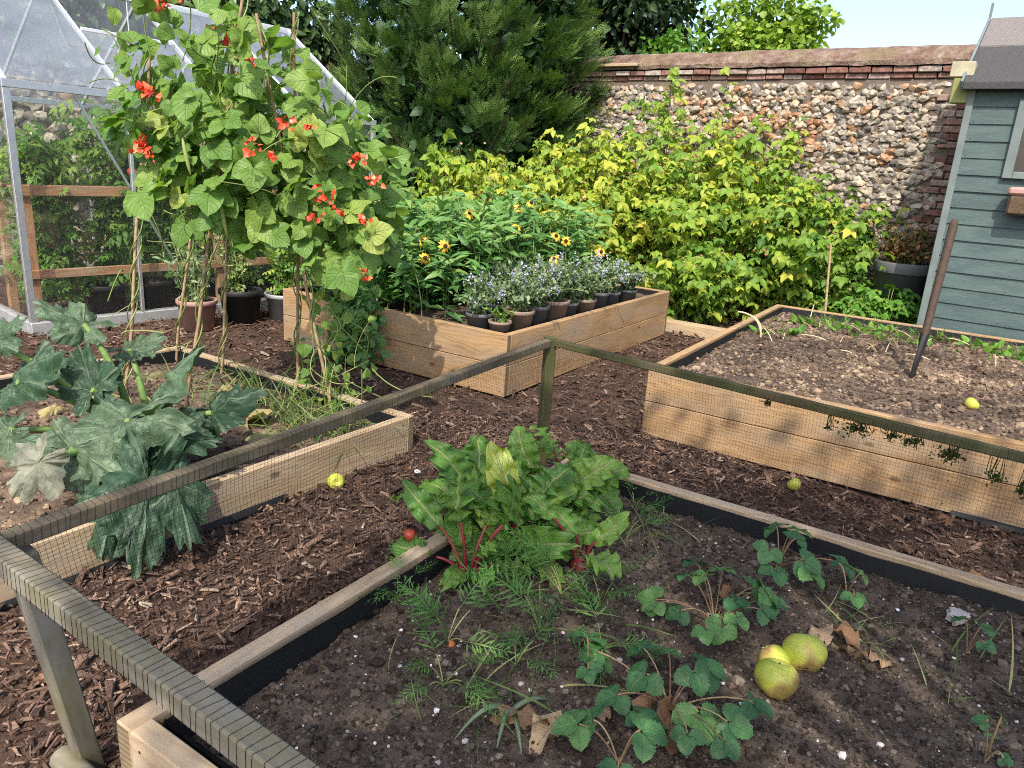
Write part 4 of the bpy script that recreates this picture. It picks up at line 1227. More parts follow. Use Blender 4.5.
# ================================================================== runner beans
t = thing('runner_bean_plant', 'runner bean climbing a wigwam of canes with scarlet flowers', 'bean plant', (-1.6, 4.2, .12))
CN = [((-2.28, 4.13, .1), (-1.95, 4.05, 2.0)), ((-2.40, 5.05, .1), (-1.75, 4.45, 2.3)), ((-1.84, 3.94, .1), (-1.48, 4.1, 2.35)), ((-1.06, 4.22, .0), (-1.42, 4.1, 2.25)), ((-1.95, 4.75, .1), (-1.60, 4.3, 2.25)), ((-1.33, 4.15, 1.0), (-1.235, 4.1, 2.27)), ((-.80, 4.35, .75), (-.77, 4.25, 1.55))]
CN[5] = ((-1.36, 4.5, .1), (-1.225, 4.1, 2.27)); CN[6] = ((-1.16, 6.02, .38), (-1.14, 6.0, 1.42))
r = rng(101)
for p, q in CN:
    g = Geo(); n = 9; tt = np.linspace(0, 1, n)[:, None]
    pts = V3(*p) * (1 - tt) + V3(*q) * tt + r.normal(0, .004, (n, 3))
    tube(g, pts, np.linspace(.0105, .008, n), 7, r.uniform(.35, 1)); part(g, 'cane', CANE, t)


def bean_top(x): return np.interp(x, [-2.2, -2.05, -1.85, -1.65, -1.45, -1.2, -1.0, -.85, -.74], [2.02, 2.12, 2.24, 2.26, 2.16, 2.02, 1.86, 1.78, 1.55])
def bean_bot(x): return np.interp(x, [-2.2, -2.05, -1.95, -1.75, -1.5, -1.25, -1.0, -.74], [1.92, 1.85, 1.35, 1.22, 1.08, 1.05, .98, 1.05])


g = Geo(); n = 960
x = r.uniform(-2.06, -.80, n); z = r.uniform(.95, 2.26, n); y = r.uniform(3.78, 4.75, n)
k = (z < bean_top(x) - .05) & (z > bean_bot(x)) & (r.random(n) < np.interp(z - bean_top(x), [-.75, -.4, -.2, 0], [1., .85, .4, .14])); x, y, z = x[k], y[k], z[k]; n = len(x)
P = np.stack([x, y, z], 1); c = np.stack([np.full(n, -1.45), np.full(n, 4.3), z - .1], 1)
out = norm(P - c)
N = norm(out * .5 + V3(-.1, -.55, .55) + r.normal(0, .38, (n, 3)))
D = norm(out * .6 + V3(0, -.15, -.28) + r.normal(0, .55, (n, 3)))
g.inst(TRI_BEAN, P, D, N, r.uniform(.08, .185, n), np.clip(r.normal(.62, .22, n) + (z - 1.6) * .12, 0, 1))
n2 = 90
x = r.uniform(-2.2, -.7, n2); z = bean_top(x) + r.uniform(-.12, .08, n2); y = r.uniform(3.9, 4.4, n2)
g.inst(HEART, np.stack([x, y, z], 1), r.normal(size=(n2, 3)) + V3(0, -.2, .1), V3(0, -.6, .6) + r.normal(0, .4, (n2, 3)), r.uniform(.05, .13, n2), r.uniform(.4, .9, n2))
n3 = 70
x = r.normal(-1.08, .13, n3); z = r.uniform(.15, 1.15, n3); y = r.normal(4.3, .12, n3)
g.inst(HEART, np.stack([x, y, z], 1), r.normal(size=(n3, 3)) + V3(0, -.3, -.3), V3(0, -.6, .6) + r.normal(0, .4, (n3, 3)), r.uniform(.035, .085, n3), r.uniform(.3, 1, n3))
part(g, 'foliage', L_BEAN, t)
g = Geo()
for p, q in CN[:6]:
    p = V3(*p); q = V3(*q)
    for s in range(2):
        tt = np.linspace(.02, 1.0, 60); ph = r.random() * 6
        d = norm(q - p); xx = norm(np.cross(d, UP + V3(.1, 0, 0))); yy = np.cross(d, xx)
        rad = .014 + .02 * fbm(tt * 9 + s * 30, tt * 0, 9)
        pts = p + (q - p) * tt[:, None] + rad[:, None] * (np.cos(tt * 34 + ph)[:, None] * xx + np.sin(tt * 34 + ph)[:, None] * yy)
        tube(g, pts, .0042, 5, r.uniform(.2, .9), cap=False)
# loose yellowing stems round the feet
for k in range(46):
    b = V3(*CN[3][0]) if k < 30 else V3(*CN[r.integers(0, 5)][0])
    p = b + V3(r.normal(.02, .12), r.normal(.05, .1), r.uniform(.1, 1.0)); p[2] = max(p[2], .12)
    q = p + V3(r.normal(.03, .16), r.normal(0, .12), r.uniform(-.35, .35)); q[2] = max(q[2], .05)
    tube(g, bez(p, (p + q) / 2 + r.normal(0, .07, 3), q, 9), r.uniform(.0022, .0042), 5, r.uniform(.5, 1), cap=False)
for k in range(60):
    p = V3(r.uniform(-2.1, -.85), r.uniform(3.8, 4.5), r.uniform(1.0, 2.1)); q = p + r.normal(0, .16, 3)
    tube(g, bez(p, (p + q) / 2 + r.normal(0, .06, 3), q, 8), .0028, 5, r.uniform(.2, .9), cap=False)
# shoots reaching above
for (x, y, z0, z1, dx) in ((-1.87, 4.05, 2.05, 2.36, .02), (-1.80, 4.08, 2.0, 2.33, .05), (-1.95, 4.05, 2.0, 2.34, -.02), (-1.42, 4.1, 1.9, 2.14, .05), (-.86, 4.2, 1.55, 1.72, .03), (-1.65, 4.1, 2.0, 2.3, .04)):
    tube(g, bez((x, y, z0), (x + dx * 1.5, y, (z0 + z1) / 2), (x + dx, y, z1), 8), .0032, 5, r.uniform(.1, .6))
part(g, 'vine', STEMG, t)
PET = leaf_tpl(2, 3, rounded, .4, .5)
# scarlet flower sprays
FL = [(-1.86, 4.0, 2.27, .05, 26), (-1.80, 4.02, 2.31, .04, 20), (-1.60, 4.0, 2.14, .025, 9), (-1.55, 4.0, 2.10, .02, 6), (-1.44, 4.0, 2.02, .035, 14), (-1.92, 3.9, 1.83, .03, 14), (-1.96, 3.88, 1.57, .035, 18), (-1.90, 3.88, 1.54, .02, 6), (-1.20, 3.95, 1.72, .03, 9), (-1.11, 3.92, 1.72, .022, 6), (-1.36, 3.82, 1.60, .03, 9), (-1.27, 3.85, 1.56, .018, 5), (-.88, 4.0, 1.58, .03, 12), (-.79, 4.0, 1.48, .028, 10), (-1.0, 3.85, 1.38, .035, 14), (-.93, 3.84, 1.32, .02, 6), (-1.06, 3.82, 1.28, .03, 9), (-.82, 3.9, 1.28, .02, 6), (-.85, 4.05, .98, .03, 8)]
for (x, y, z, s, n) in FL:
    if z < 1.9: x, y, z = x * .955, y * .955, 1.6 + (z - 1.6) * .955
    n = max(5, int(n * (1.0 if z > 1.9 else .7))); g = Geo(); P = V3(x, y, z) + r.normal(0, 1, (n, 3)) * V3(s, s * .7, s * .9) * .6
    g.inst(PET, P, r.normal(size=(n, 3)), r.normal(size=(n, 3)) + V3(0, -1, .3), r.uniform(.022, .038, n), r.random(n))
    g.inst(PET, P + r.normal(0, .006, (n, 3)), r.normal(size=(n, 3)), r.normal(size=(n, 3)) + V3(0, -1, .3), r.uniform(.018, .030, n), r.random(n))
    part(g, 'flower', REDFL, t)
for (x, y, z, l) in ((-1.52, 3.78, 1.35, .19), (-1.68, 3.76, 1.62, .17), (-1.60, 3.8, 1.28, .15)):
    g = Geo(); tube(g, bez((x, y, z), (x + .02, y - .02, z - l * .5), (x + .03, y, z - l), 9), [.003, .008, .01, .01, .01, .01, .009, .007, .002], 8, .7); part(g, 'pod', STEMG, t)

# ================================================================== courgette
CB = V3(-1.72, 3.28, .13)
t = thing('courgette_plant', 'big courgette plant with broad blue green leaves spilling over the low bed', 'courgette plant', tuple(CB))
# attach point, pointing direction, normal, size
# where each leaf joins its stalk, where its tip is, its normal
CL = [((84, 324, 3.25), (34, 302, 3.2), (.1, -.55, .8), 0, 1.15), ((-4, 342, 3.0), (24, 318, 3.05), (.2, -.5, .8), 0, 1.3), ((17, 382, 2.95), (52, 338, 3.05), (-.35, -.65, .6), 0, 1.25),
      ((92, 390, 3.1), (82, 346, 3.2), (.1, -.75, .5), 0, 1.25), ((98, 388, 3.15), (128, 366, 3.2), (-.2, -.5, .8), 0, 1.1), ((156, 402, 3.15), (203, 347, 3.2), (-.6, -.35, .6), 0, 1.0),
      ((212, 413, 3.2), (262, 389, 3.2), (-.15, -.5, .85), 0, 1.1), ((128, 421, 2.85), (4, 450, 2.7), (.1, -.55, .85), 0, .95), ((40, 462, 2.5), (8, 500, 2.45), (.3, -.65, .7), 1, 1.4),
      ((72, 450, 2.7), (128, 482, 2.62), (-.1, -.6, .75), 0, 1.05), ((162, 432, 2.95), (224, 446, 2.9), (-.1, -.55, .8), 0, 1.0), ((163, 425, 3.0), (172, 396, 3.0), (-.5, -.7, .4), 0, 1.0),
      ((148, 482, 2.62), (138, 578, 2.44), (.55, -.75, .35), 0, 1.0), ((118, 490, 2.6), (100, 560, 2.42), (.4, -.8, .4), 0, 1.0), ((176, 486, 2.66), (192, 545, 2.5), (.5, -.8, .3), 0, .95),
      ((10, 430, 2.8), (-30, 446, 2.75), (.3, -.6, .7), 0, 1.2), ((60, 372, 3.3), (30, 372, 3.35), (.2, -.5, .8), 0, 1.3), ((130, 350, 3.5), (165, 338, 3.6), (0, -.4, .9), 0, 1.2)]
r = rng(202)
for pa, pb, nn, dead, ws in CL:
    p = pix_world(*pa); q = pix_world(*pb); g = Geo(); d = q - p; s = np.linalg.norm(d) / .92; hang = d[2] < -.12
    T = polar_leaf(r, 5, r.uniform(.22, .33), .26, r.uniform(.2, .6), r.uniform(.10, .15), na=110, nr=13, notch=.6, droop=r.uniform(.15, .5))
    T[0][:, 0] *= ws * .76
    g.inst(T, p[None], norm(d)[None], V3(*nn)[None], s, r.random())
    lf = part(g, 'leaf', L_COURGD if dead else L_COURG, t)
    if dead: lf['label'] = 'pale grey mildewed leaf'
    gs = Geo(); mid = (CB + p) / 2 + V3(r.normal(0, .05), r.normal(0, .05), .10 if p[2] > .4 else .12)
    tube(gs, bez(CB + r.normal(0, .04, 3) * V3(1, 1, .3), mid, p, 10), np.linspace(.021, .013, 10), 8, r.uniform(.3, 1))
    part(gs, 'leaf_stalk', STEMC, t)
g = Geo(); tube(g, [CB - V3(.05, .05, .08), CB + V3(.05, -.12, .05), CB + V3(.16, -.3, .08)], [.03, .034, .028], 10, .3); part(g, 'stem', STEMC, t)
for (x, y, z) in ((-1.52, 2.88, .34), (-1.58, 3.0, .38)):
    g = Geo(); n = 7; g.inst(leaf_tpl(2, 4, ovate, .6, -.2), np.repeat(V3(x, y, z)[None], n, 0), r.normal(0, .3, (n, 3)) + V3(.1, -.5, .6), r.normal(size=(n, 3)), .07, r.random(n))
    part(g, 'flower_bud', rnd_mat('pale_bud', [(0, (.45, .42, .26)), (1, (.55, .5, .36))], .7), t)
g = Geo()
for k in range(14):  # shrivelled old leaves
    x, y = r.uniform(-2.5, -1.2), r.uniform(3.6, 4.5)
    T = polar_leaf(r, 5, .2, .1, .5, .12, notch=.5, droop=.9)
    g.inst(T, V3(x, y, .17)[None], r.normal(size=(1, 3)) * V3(1, 1, .2), V3(0, -.3, 1)[None] + r.normal(0, .4, (1, 3)), r.uniform(.10, .2), r.random())
part(g, 'withered_leaves', leaf_mat('withered_leaf', [(0, (.10, .12, .06)), (.5, (.24, .22, .10)), (1, (.42, .33, .15))], .8, .2), t)

# ================================================================== beetroot
def beet(x, y, n, seed, smin, smax, label, lean=(0, 0)):
    z = za(x, y); t = thing('beetroot_plant', label, 'beetroot', (x, y, z), 0); r = rng(seed)
    g = Geo(); gs = Geo(); base = V3(x, y, z + .01)
    for k in range(n):
        a = k * 2.4 + r.normal(0, .3); e = r.uniform(.15, 1.25); L = r.uniform(.06, .20) * (1.1 if e < .8 else .75)
        d = V3(math.cos(a) * math.sin(e) + lean[0], math.sin(a) * math.sin(e) + lean[1], math.cos(e))
        p = base + d * L; q = base + d * L * .5 + UP * .03
        st = base + V3(math.cos(a), math.sin(a), 0) * .015
        tube(gs, bez(st, q, p, 7), np.linspace(.0065, .0045, 7), 6, r.uniform(0, .75))
        T = leaf_tpl(8, 14, lambda v: (.64 + .12 * math.sin(k)) * np.sin(PI * np.clip(v, 0, 1) ** .95) ** .48, r.uniform(.1, .5), r.uniform(.3, .9), r.uniform(1.3, 2.4), r.uniform(3.0, 5.0), .15, .05, 6, crum=r.uniform(.2, .34), cs=6.5, seed=k + seed)
        N = norm(UP * .8 - d * .5 + V3(0, -.45, 0) + r.normal(0, .35, 3))
        dd = norm(V3(math.cos(a), math.sin(a), 0) * (.35 + e * .45) + UP * (1.05 - e * .65))
        g.inst(T, p[None], dd[None], N[None], r.uniform(smin, smax), r.beta(2, 2.2))
    part(g, 'foliage', L_BEET, t); part(gs, 'stalks', STEMR, t)
    gb = Geo(); stones(gb, base[None] - UP * .015, np.array([.035]), (1, 1, .9), seed, 2, .1); part(gb, 'root', STEMR, t)


beet(.03, 2.30, 30, 301, .12, .195, 'large beetroot plant in the middle of the clump with crimson stalks')
beet(-.12, 2.42, 24, 302, .11, .18, 'beetroot plant on the clump side nearest the bed rim timber')
beet(.14, 2.52, 24, 303, .11, .185, 'beetroot plant behind the large one with upright leaves')
beet(.26, 2.70, 9, 304, .10, .15, 'small beetroot plant close to the bed corner post')
beet(-.10, 2.12, 11, 305, .09, .15, 'beetroot plant low at the front of the clump with yellowing leaves')
beet(.27, 2.20, 5, 306, .10, .14, 'beetroot plant with few leaves set apart beside the carrots')

# ================================================================== carrots
CAR = [(.06, 2.02, 9, .20, 'feathery carrot plant in front of the beetroot clump'), (.20, 2.04, 8, .19, 'feathery carrot plant beside the beetroot on the strawberry side'), (.13, 1.86, 7, .17, 'carrot plant midway between beetroot clump and bare soil'), (-.13, 1.76, 6, .16, 'carrot plant with exposed orange shoulder in bare soil'), (-.12, 1.56, 6, .13, 'small feathery carrot plant nearest the front batten'), (.32, 2.00, 5, .15, 'thin carrot plant under the lone beetroot leaves'), (.45, 2.42, 6, .13, 'small carrot plant in bare soil behind the strawberries'), (-.30, 1.95, 5, .13, 'blue green carrot tuft near the bed rim'), (.30, 1.78, 6, .14, 'carrot plant closest to the strawberry patch'), (.52, 2.70, 4, .1, 'tiny carrot seedling near the far edge timber'), (.06, 1.68, 4, .12, 'sparse carrot plant in the middle of bare soil')]
r = rng(404)
OR = flat_mat('carrot_root', (.52, .16, .05), .6, .3)
for (x, y, n, s, lab) in CAR:
    z = za(x, y); t = thing('carrot_plant', lab, 'carrot', (x, y, z)); g = Geo(); gs = Geo()
    for k in range(n):
        a = r.uniform(0, 2 * PI); e = r.uniform(.3, 1.15); L = s * r.uniform(.4, .8)
        d = V3(math.cos(a) * math.sin(e), math.sin(a) * math.sin(e), math.cos(e)); b = V3(x, y, z); p = b + d * L
        tube(gs, bez(b, b + d * L * .5 + UP * .02, p, 6), .0018, 5, r.random(), cap=False)
        g.inst(FERN, p[None], (d + V3(math.cos(a), math.sin(a), -.2) * .4)[None], (UP + r.normal(0, .3, 3))[None], s * r.uniform(.6, 1.05), r.beta(2, 2))
    part(g, 'foliage', L_CARROT, t); part(gs, 'stalks', STEMG, t)
    if 'orange' in lab:
        gb = Geo(); stones(gb, V3(x + .01, y - .01, z)[None], np.array([.014]), (1, 1, 1), 3, 2, .1); part(gb, 'root', OR, t)

# ================================================================== strawberries
def strawberry(x, y, n, seed, rad, s0, label, stems=STEMP):
    z = za(x, y); t = thing('strawberry_plant', label, 'strawberry plant', (x, y, z)); r = rng(seed); g = Geo(); gs = Geo()
    for k in range(n):
        a = k * 2.4 + r.normal(0, .4); q = rad * .88 * math.sqrt((k + .7) / n) * r.uniform(.8, 1.15); h = r.uniform(.05, .13) * (1.15 - .5 * q / rad)
        px, py = x + math.cos(a) * q, y + math.sin(a) * q
        if min(math.hypot(px - .752, py - 1.66), math.hypot(px - .868, py - 1.77), math.hypot(px - .80, py - 1.6)) < .135: continue
        p = V3(px, py, max(za(px, py), z) + h)
        b = V3(x, y, z)
        tube(gs, bez(b, (b + p) / 2 + UP * .05, p, 7), .0022, 5, r.random(), cap=False)
        N = norm(V3(math.cos(a) * .35, math.sin(a) * .35 - .25, 1) + r.normal(0, .22, 3)); D = norm(V3(math.cos(a), math.sin(a), -.1) + r.normal(0, .4, 3) * V3(1, 1, .4))
        g.inst(TRI_STR, p[None], D[None], N[None], s0 * r.uniform(.6, .98), r.beta(1.8, 2.4))
    part(g, 'foliage', L_STRAWB, t); part(gs, 'stalks', stems, t)


strawberry(.66, 1.96, 17, 501, .24, .125, 'spreading strawberry plant just behind the yellow apples')
strawberry(.45, 1.56, 12, 502, .23, .13, 'bushy strawberry plant with toothed leaves in front of the apples')
strawberry(.95, 2.27, 9, 503, .20, .12, 'strawberry plant with long reddish stalks against the far rim liner')
strawberry(.30, 1.37, 5, 504, .14, .13, 'strawberry plant cut by the lower edge of the view with pale green leaves')
strawberry(.25, 1.66, 3, 505, .06, .11, 'small strawberry plant with dark leaves between carrots and the bushy one')
strawberry(1.13, 2.13, 3, 506, .08, .085, 'few leaved strawberry runner between apples and rim')
strawberry(1.38, 1.88, 3, 507, .06, .075, 'tiny strawberry seedling alone in bare soil on the apple side')
strawberry(1.17, 1.44, 4, 508, .05, .055, 'tiny strawberry runner at the very front of the bare soil')
# dead leaves
r = rng(606)
for (x, y, s, lab) in ((1.0, 1.93, .11, 'crumpled brown dead leaf right behind the bruised apple'), (1.07, 1.84, .10, 'curled rust brown dead leaf lying farther from the apples'), (.40, 1.47, .12, 'broad brown dead leaf under the bushy strawberry plant'), (.56, 1.50, .085, 'grey brown dead leaf beside the bushy strawberry plant'), (.17, 1.45, .13, 'torn pale brown dead leaf on soil near the front strawberry'), (.72, 2.02, .07, 'small orange brown dead leaf inside the spreading strawberry'), (.31, 1.55, .07, 'small pale dead leaf beside dark strawberry leaves')):
    g = Geo()
    for k in range(3 if s > .09 else 2):
        T = leaf_tpl(5, 6, ovate, r.uniform(-.2, .8), r.uniform(-.5, .6), 1.6, 2.2, r.uniform(-.4, .8))
        g.inst(T, V3(r.normal(0, .015), r.normal(0, .015), .012 + .008 * k)[None], r.normal(size=(1, 3)) * V3(1, 1, .15), (UP + r.normal(0, .4, 3))[None], s * r.uniform(.8, 1.1), r.random())
    tag(g.build('dead_leaf', DEADLEAF, None, (x, y, za(x, y))), lab, 'dead leaf')

# ================================================================== yellow daisies in the far bed
def bedP(a, b): return NP + A * a + B * b


szP = .385
t = thing('daisy_clump', 'tall clump of green stems with yellow dark eyed daisies', 'flower clump', tuple(bedP(1.3, 1.2) + UP * szP))
r = rng(701); g = Geo(); gs = Geo(); n = 5200
# stems grow from the bed, leaves sit along them
ns = 210
for k in range(ns):
    a = r.uniform(.55, 2.2); b = r.uniform(.12, 2.75)
    if a < .85 and b > .35 and r.random() < .6: a += .5
    h = (.55 + .24 * math.sin(PI * min(1, a / 2.3)) + .10 * r.normal()) * (1.0 if b > .5 else .8)
    base = bedP(a, b) + UP * szP; lean = -B * (.10 if b < .6 else .03) + r.normal(0, .09, 3) * V3(1, 1, 0)
    if b < .45: lean = lean - B * r.uniform(0, .2)
    top = base + lean + UP * h
    pts = bez(base, base + UP * h * .6, top, 6); tube(gs, pts, .005, 5, r.random(), cap=False)
    m = 36; s = r.uniform(.12, 1.0, m)[:, None]
    P = (1 - s) ** 2 * base + 2 * s * (1 - s) * (base + UP * h * .6) + s * s * top + r.normal(0, .035, (m, 3))
    an = r.uniform(0, 2 * PI, m); D = np.stack([np.cos(an), np.sin(an), r.uniform(-.3, 1.0, m)], 1)
    g.inst(LANCE, P, D, UP + V3(0, -.4, 0) + r.normal(0, .3, (m, 3)), r.uniform(.10, .19, m), np.clip(r.beta(2, 2.4, m) + (s[:, 0] - .5) * .4, 0, 1))
part(g, 'foliage', L_RUD, t); part(gs, 'stems', STEMG, t)
DF = [(423, 241, 5.75), (445, 246, 5.72), (425, 258, 5.7), (519, 208, 6.7), (516, 228, 6.4), (531, 203, 6.9), (556, 236, 6.75), (566, 241, 6.8), (554, 259, 6.45), (538, 269, 6.3), (552, 277, 6.3), (470, 213, 6.3), (601, 252, 7.0), (487, 199, 6.6)]

DFW = [pix_world(*q) for q in DF]
for c in DFW:
    g = Geo(); n = 11; nn = norm(V3(r.normal(0, .3), -.8, .45 + r.normal(0, .2))); x = norm(np.cross(nn, UP)); y = np.cross(nn, x)
    an = np.arange(n) / n * 2 * PI + r.normal(0, .1, n); D = np.cos(an)[:, None] * x + np.sin(an)[:, None] * y - nn * .18
    T = leaf_tpl(2, 3, lambda v: .42 * np.sin(PI * v ** .8) ** .5, .2, .25); T[2][:, 0] = 0
    s = r.uniform(.032, .046)
    V, F, lc = T
    g.inst(T, c + D * .012, D, np.broadcast_to(nn, (n, 3)), s, r.uniform(.2, 1, n))
    f = part(g, 'flower', YELFL, t)
    gc = Geo(); v, fc = icosub(1); gc.add(v * .017 + c + nn * .008, fc); o = gc.build('flower_centre', BRNFL, f)
# trailing plant over the timber front
t = thing('trailing_plant', 'dark green leafy plant tumbling down the front boards of the flower bed', 'trailing plant', tuple(bedP(1.45, -.08)))
g = Geo(); gs = Geo(); n = 420
s = r.random(n)
P = bedP(0, 0) + A * r.normal(1.42, .16, n)[:, None] * 1 - B * (r.uniform(.03, .22, n) * (1.25 - s))[:, None] + UP * (s * .62 + .02)[:, None]
g.inst(OVATE, P, r.normal(size=(n, 3)) + V3(0, -.6, -.4), r.normal(0, .4, (n, 3)) + V3(-.2, -.6, .7), r.uniform(.05, .10, n), r.uniform(0, .7, n))
for k in range(26):
    p = bedP(r.uniform(1.2, 1.6), .05) + UP * .5; q = bedP(r.uniform(1.15, 1.7), -r.uniform(.08, .24)) + UP * r.uniform(.02, .3)
    tube(gs, bez(p, (p + q) / 2 - B * .12 + UP * .1, q, 7), .003, 5, r.random(), cap=False)
part(g, 'foliage', L_RUD, t); part(gs, 'stems', STEMG, t)

# ================================================================== potted catmint row
PT = [(.16, .17, .078, 'small tan pot of seedlings in the bed corner, shortest of the potted plants', .14, 'seed'), (.36, .17, .088, 'grey pot of blue catmint just behind the bed corner pot', .30, 'cat'),
      (.17, .42, .10, 'tan pot of bushy catmint second along the bed side board', .34, 'cat'), (.20, .68, .092, 'dark grey pot of catmint third along the bed side board', .34, 'cat'), (.19, .94, .10, 'wide tan pot of tall lavender catmint midway along the side board', .38, 'cat'),
      (.20, 1.20, .09, 'grey pot of catmint just past the middle of the side board', .36, 'cat'), (.19, 1.45, .09, 'grey pot of pale catmint near the far half of the side board', .36, 'cat'), (.22, 1.74, .10, 'broad grey pot of loose catmint next to the bare end of the bed', .34, 'cat'), (.20, 2.04, .09, 'grey pot of catmint after the broad one along the side board', .32, 'cat'), (.21, 2.33, .085, 'last small pot of sparse catmint toward the far end of the side board', .28, 'cat'), (.48, .62, .09, 'pot of catmint in the second row, behind the dark grey pot', .36, 'cat'), (.50, 1.15, .09, 'pot of catmint in the second row, against the daisies', .40, 'cat')]
for i, (a, b, rad, lab, h, kind) in enumerate(PT):
    jr = rng(880 + i); c = bedP(a + jr.normal(0, .025), b + jr.normal(0, .02)) + UP * (szP - .01); rad *= jr.uniform(.88, 1.08); t = thing('potted_plant', lab, 'potted plant', tuple(c), 0, 'potted plants along the flower bed side')
    rad *= 1.15; ph = rad * 1.65
    pot('pot', c, rad * .76, rad, ph, [POTTAN, PLGREY, POTTAN, PLGREY, POTTAN, PLGREY, POTTAN, PLGREY, PLGREY, PLGREY, PLGREY, PLGREY][i], t)
    g = Geo(); gs = Geo(); gf = Geo(); top = c + UP * ph * .86; rr = rng(800 + i)
    m = 46 if kind == 'cat' else 9
    for k in range(m):
        an = rr.uniform(0, 2 * PI); e = rr.uniform(0, 1.05); L = h * rr.uniform(.6, 1.05)
        b0 = top + V3(math.cos(an), math.sin(an), 0) * rad * rr.uniform(0, .6)
        q = b0 + V3(math.cos(an) * math.sin(e), math.sin(an) * math.sin(e), math.cos(e)) * L
        tube(gs, bez(b0, b0 + UP * L * .55, q, 6), .0022, 4, rr.random(), cap=False)
        nl = 20 if kind == 'cat' else 7
        s = rr.uniform(.1, 1, nl)[:, None]; P = (1 - s) ** 2 * b0 + 2 * s * (1 - s) * (b0 + UP * L * .55) + s * s * q + rr.normal(0, .012, (nl, 3))
        g.inst(OVATE, P, rr.normal(size=(nl, 3)) + UP * .3, UP + rr.normal(0, .5, (nl, 3)), rr.uniform(.022, .045, nl), rr.random(nl))
        if kind == 'cat' and rr.random() < .2:
            nf = 14; s = rr.uniform(.78, 1.06, nf)[:, None]; P = b0 + (q - b0) * s + rr.normal(0, .010, (nf, 3)) + UP * .02
            g.inst(PET, P, rr.normal(size=(nf, 3)), rr.normal(size=(nf, 3)), rr.uniform(.010, .018, nf), rr.random(nf), mi=1)
    part(g, 'foliage', [L_CAT if kind == 'cat' else L_LIGHT, BLUFL], t); part(gs, 'stems', STEMG, t)

# ================================================================== raspberries
BERRY = rnd_mat('raspberry', [(0, (.30, .08, .06)), (1, (.45, .26, .19))], .6)


def raspberry(name, cx, cy, rx, ry, hmax, n, seed, tone, label, lean=(0, 0), leafs=22):
    t = thing(name, label, 'raspberry bush', (cx, cy, 0)); r = rng(seed); g = Geo(); gs = Geo(); gf = Geo()
    for k in range(n):
        a = r.uniform(0, 2 * PI); q = math.sqrt(r.random()); x = cx + rx * q * math.cos(a); y = cy + ry * q * math.sin(a)
        h = hmax * (1 - .42 * q ** 2) * r.uniform(.72, 1.05)
        o = V3(math.cos(a) * q * .55, math.sin(a) * q * .55 - .12, 0) * r.uniform(.6, 1.3) + V3(lean[0], lean[1], 0)
        b = V3(x, y, 0); top = b + o + UP * h; mid = b + o * .25 + UP * h * .75
        pts = bez(b, mid, top, 8); tube(gs, pts, np.linspace(.007, .003, 8), 5, r.random(), cap=False)
        m = int(leafs * 1.5); s = r.uniform(.10, 1.02, m)[:, None]
        P = (1 - s) ** 2 * b + 2 * s * (1 - s) * mid + s * s * top + r.normal(0, .07, (m, 3))
        an = r.uniform(0, 2 * PI, m); D = np.stack([np.cos(an), np.sin(an) - .25, r.uniform(-.7, .25, m)], 1)
        cn = np.clip(r.normal(tone, .17, m) + .15 * (fbm(P[:, 0] * 2, P[:, 2] * 2, 5) - .5) * 2, 0, 1)
        g.inst(TRI_RASP, P, D, UP + V3(0, -.5, 0) + r.normal(0, .35, (m, 3)), r.uniform(.085, .215, m), cn)
        if r.random() < .16:
            nf = 3; P = top + r.normal(0, .07, (nf, 3)); stones(g, P, r.uniform(.010, .017, nf), (1, 1, 1), seed + k, 1, .15, mi=1)
    part(g, 'foliage', [L_RASP, BERRY], t); part(gs, 'canes', TWIG, t)


raspberry('raspberry_bush', 1.0, 9.55, .85, .6, 2.1, 84, 901, .69, 'yellow leaved raspberry bush, the brightest against the flint wall')
raspberry('raspberry_bush', -.05, 9.7, .85, .6, 2.0, 74, 902, .64, 'yellow green raspberry bush at the foot of the dark yew')
raspberry('raspberry_bush', -1.0, 9.3, .6, .5, 1.72, 44, 907, .50, 'lime green raspberry bush behind the tallest daisies')
raspberry('raspberry_bush', 2.1, 9.15, .8, .6, 2.0, 74, 903, .61, 'dense lime green raspberry bush between the beds and the wall centre')
raspberry('raspberry_bush', 1.85, 9.85, .8, .45, 2.85, 58, 904, .55, 'tall green raspberry bush rising highest up the flint wall')
raspberry('raspberry_bush', 2.75, 9.3, .55, .4, 2.35, 42, 908, .53, 'green raspberry bush with thin tips in front of the orange stained flints')
raspberry('raspberry_bush', 3.2, 8.95, .62, .45, 1.78, 46, 905, .42, 'dark green raspberry bush nearest the shed with pinkish dead tips')
raspberry('raspberry_bush', 1.8, 8.5, .55, .3, 1.05, 30, 906, .52, 'low lime raspberry sucker growth beside the end of the flower bed')

# ================================================================== yew and the trees behind the wall
BROADS = leaf_tpl(2, 4, rounded, .25, .25, .3, 2)


YSPR2 = pinnate(5, leaf_tpl(1, 2, lambda v: .34 * np.sin(PI * v ** .6) ** .5, 0, .1), 1, .36, 1., .9)


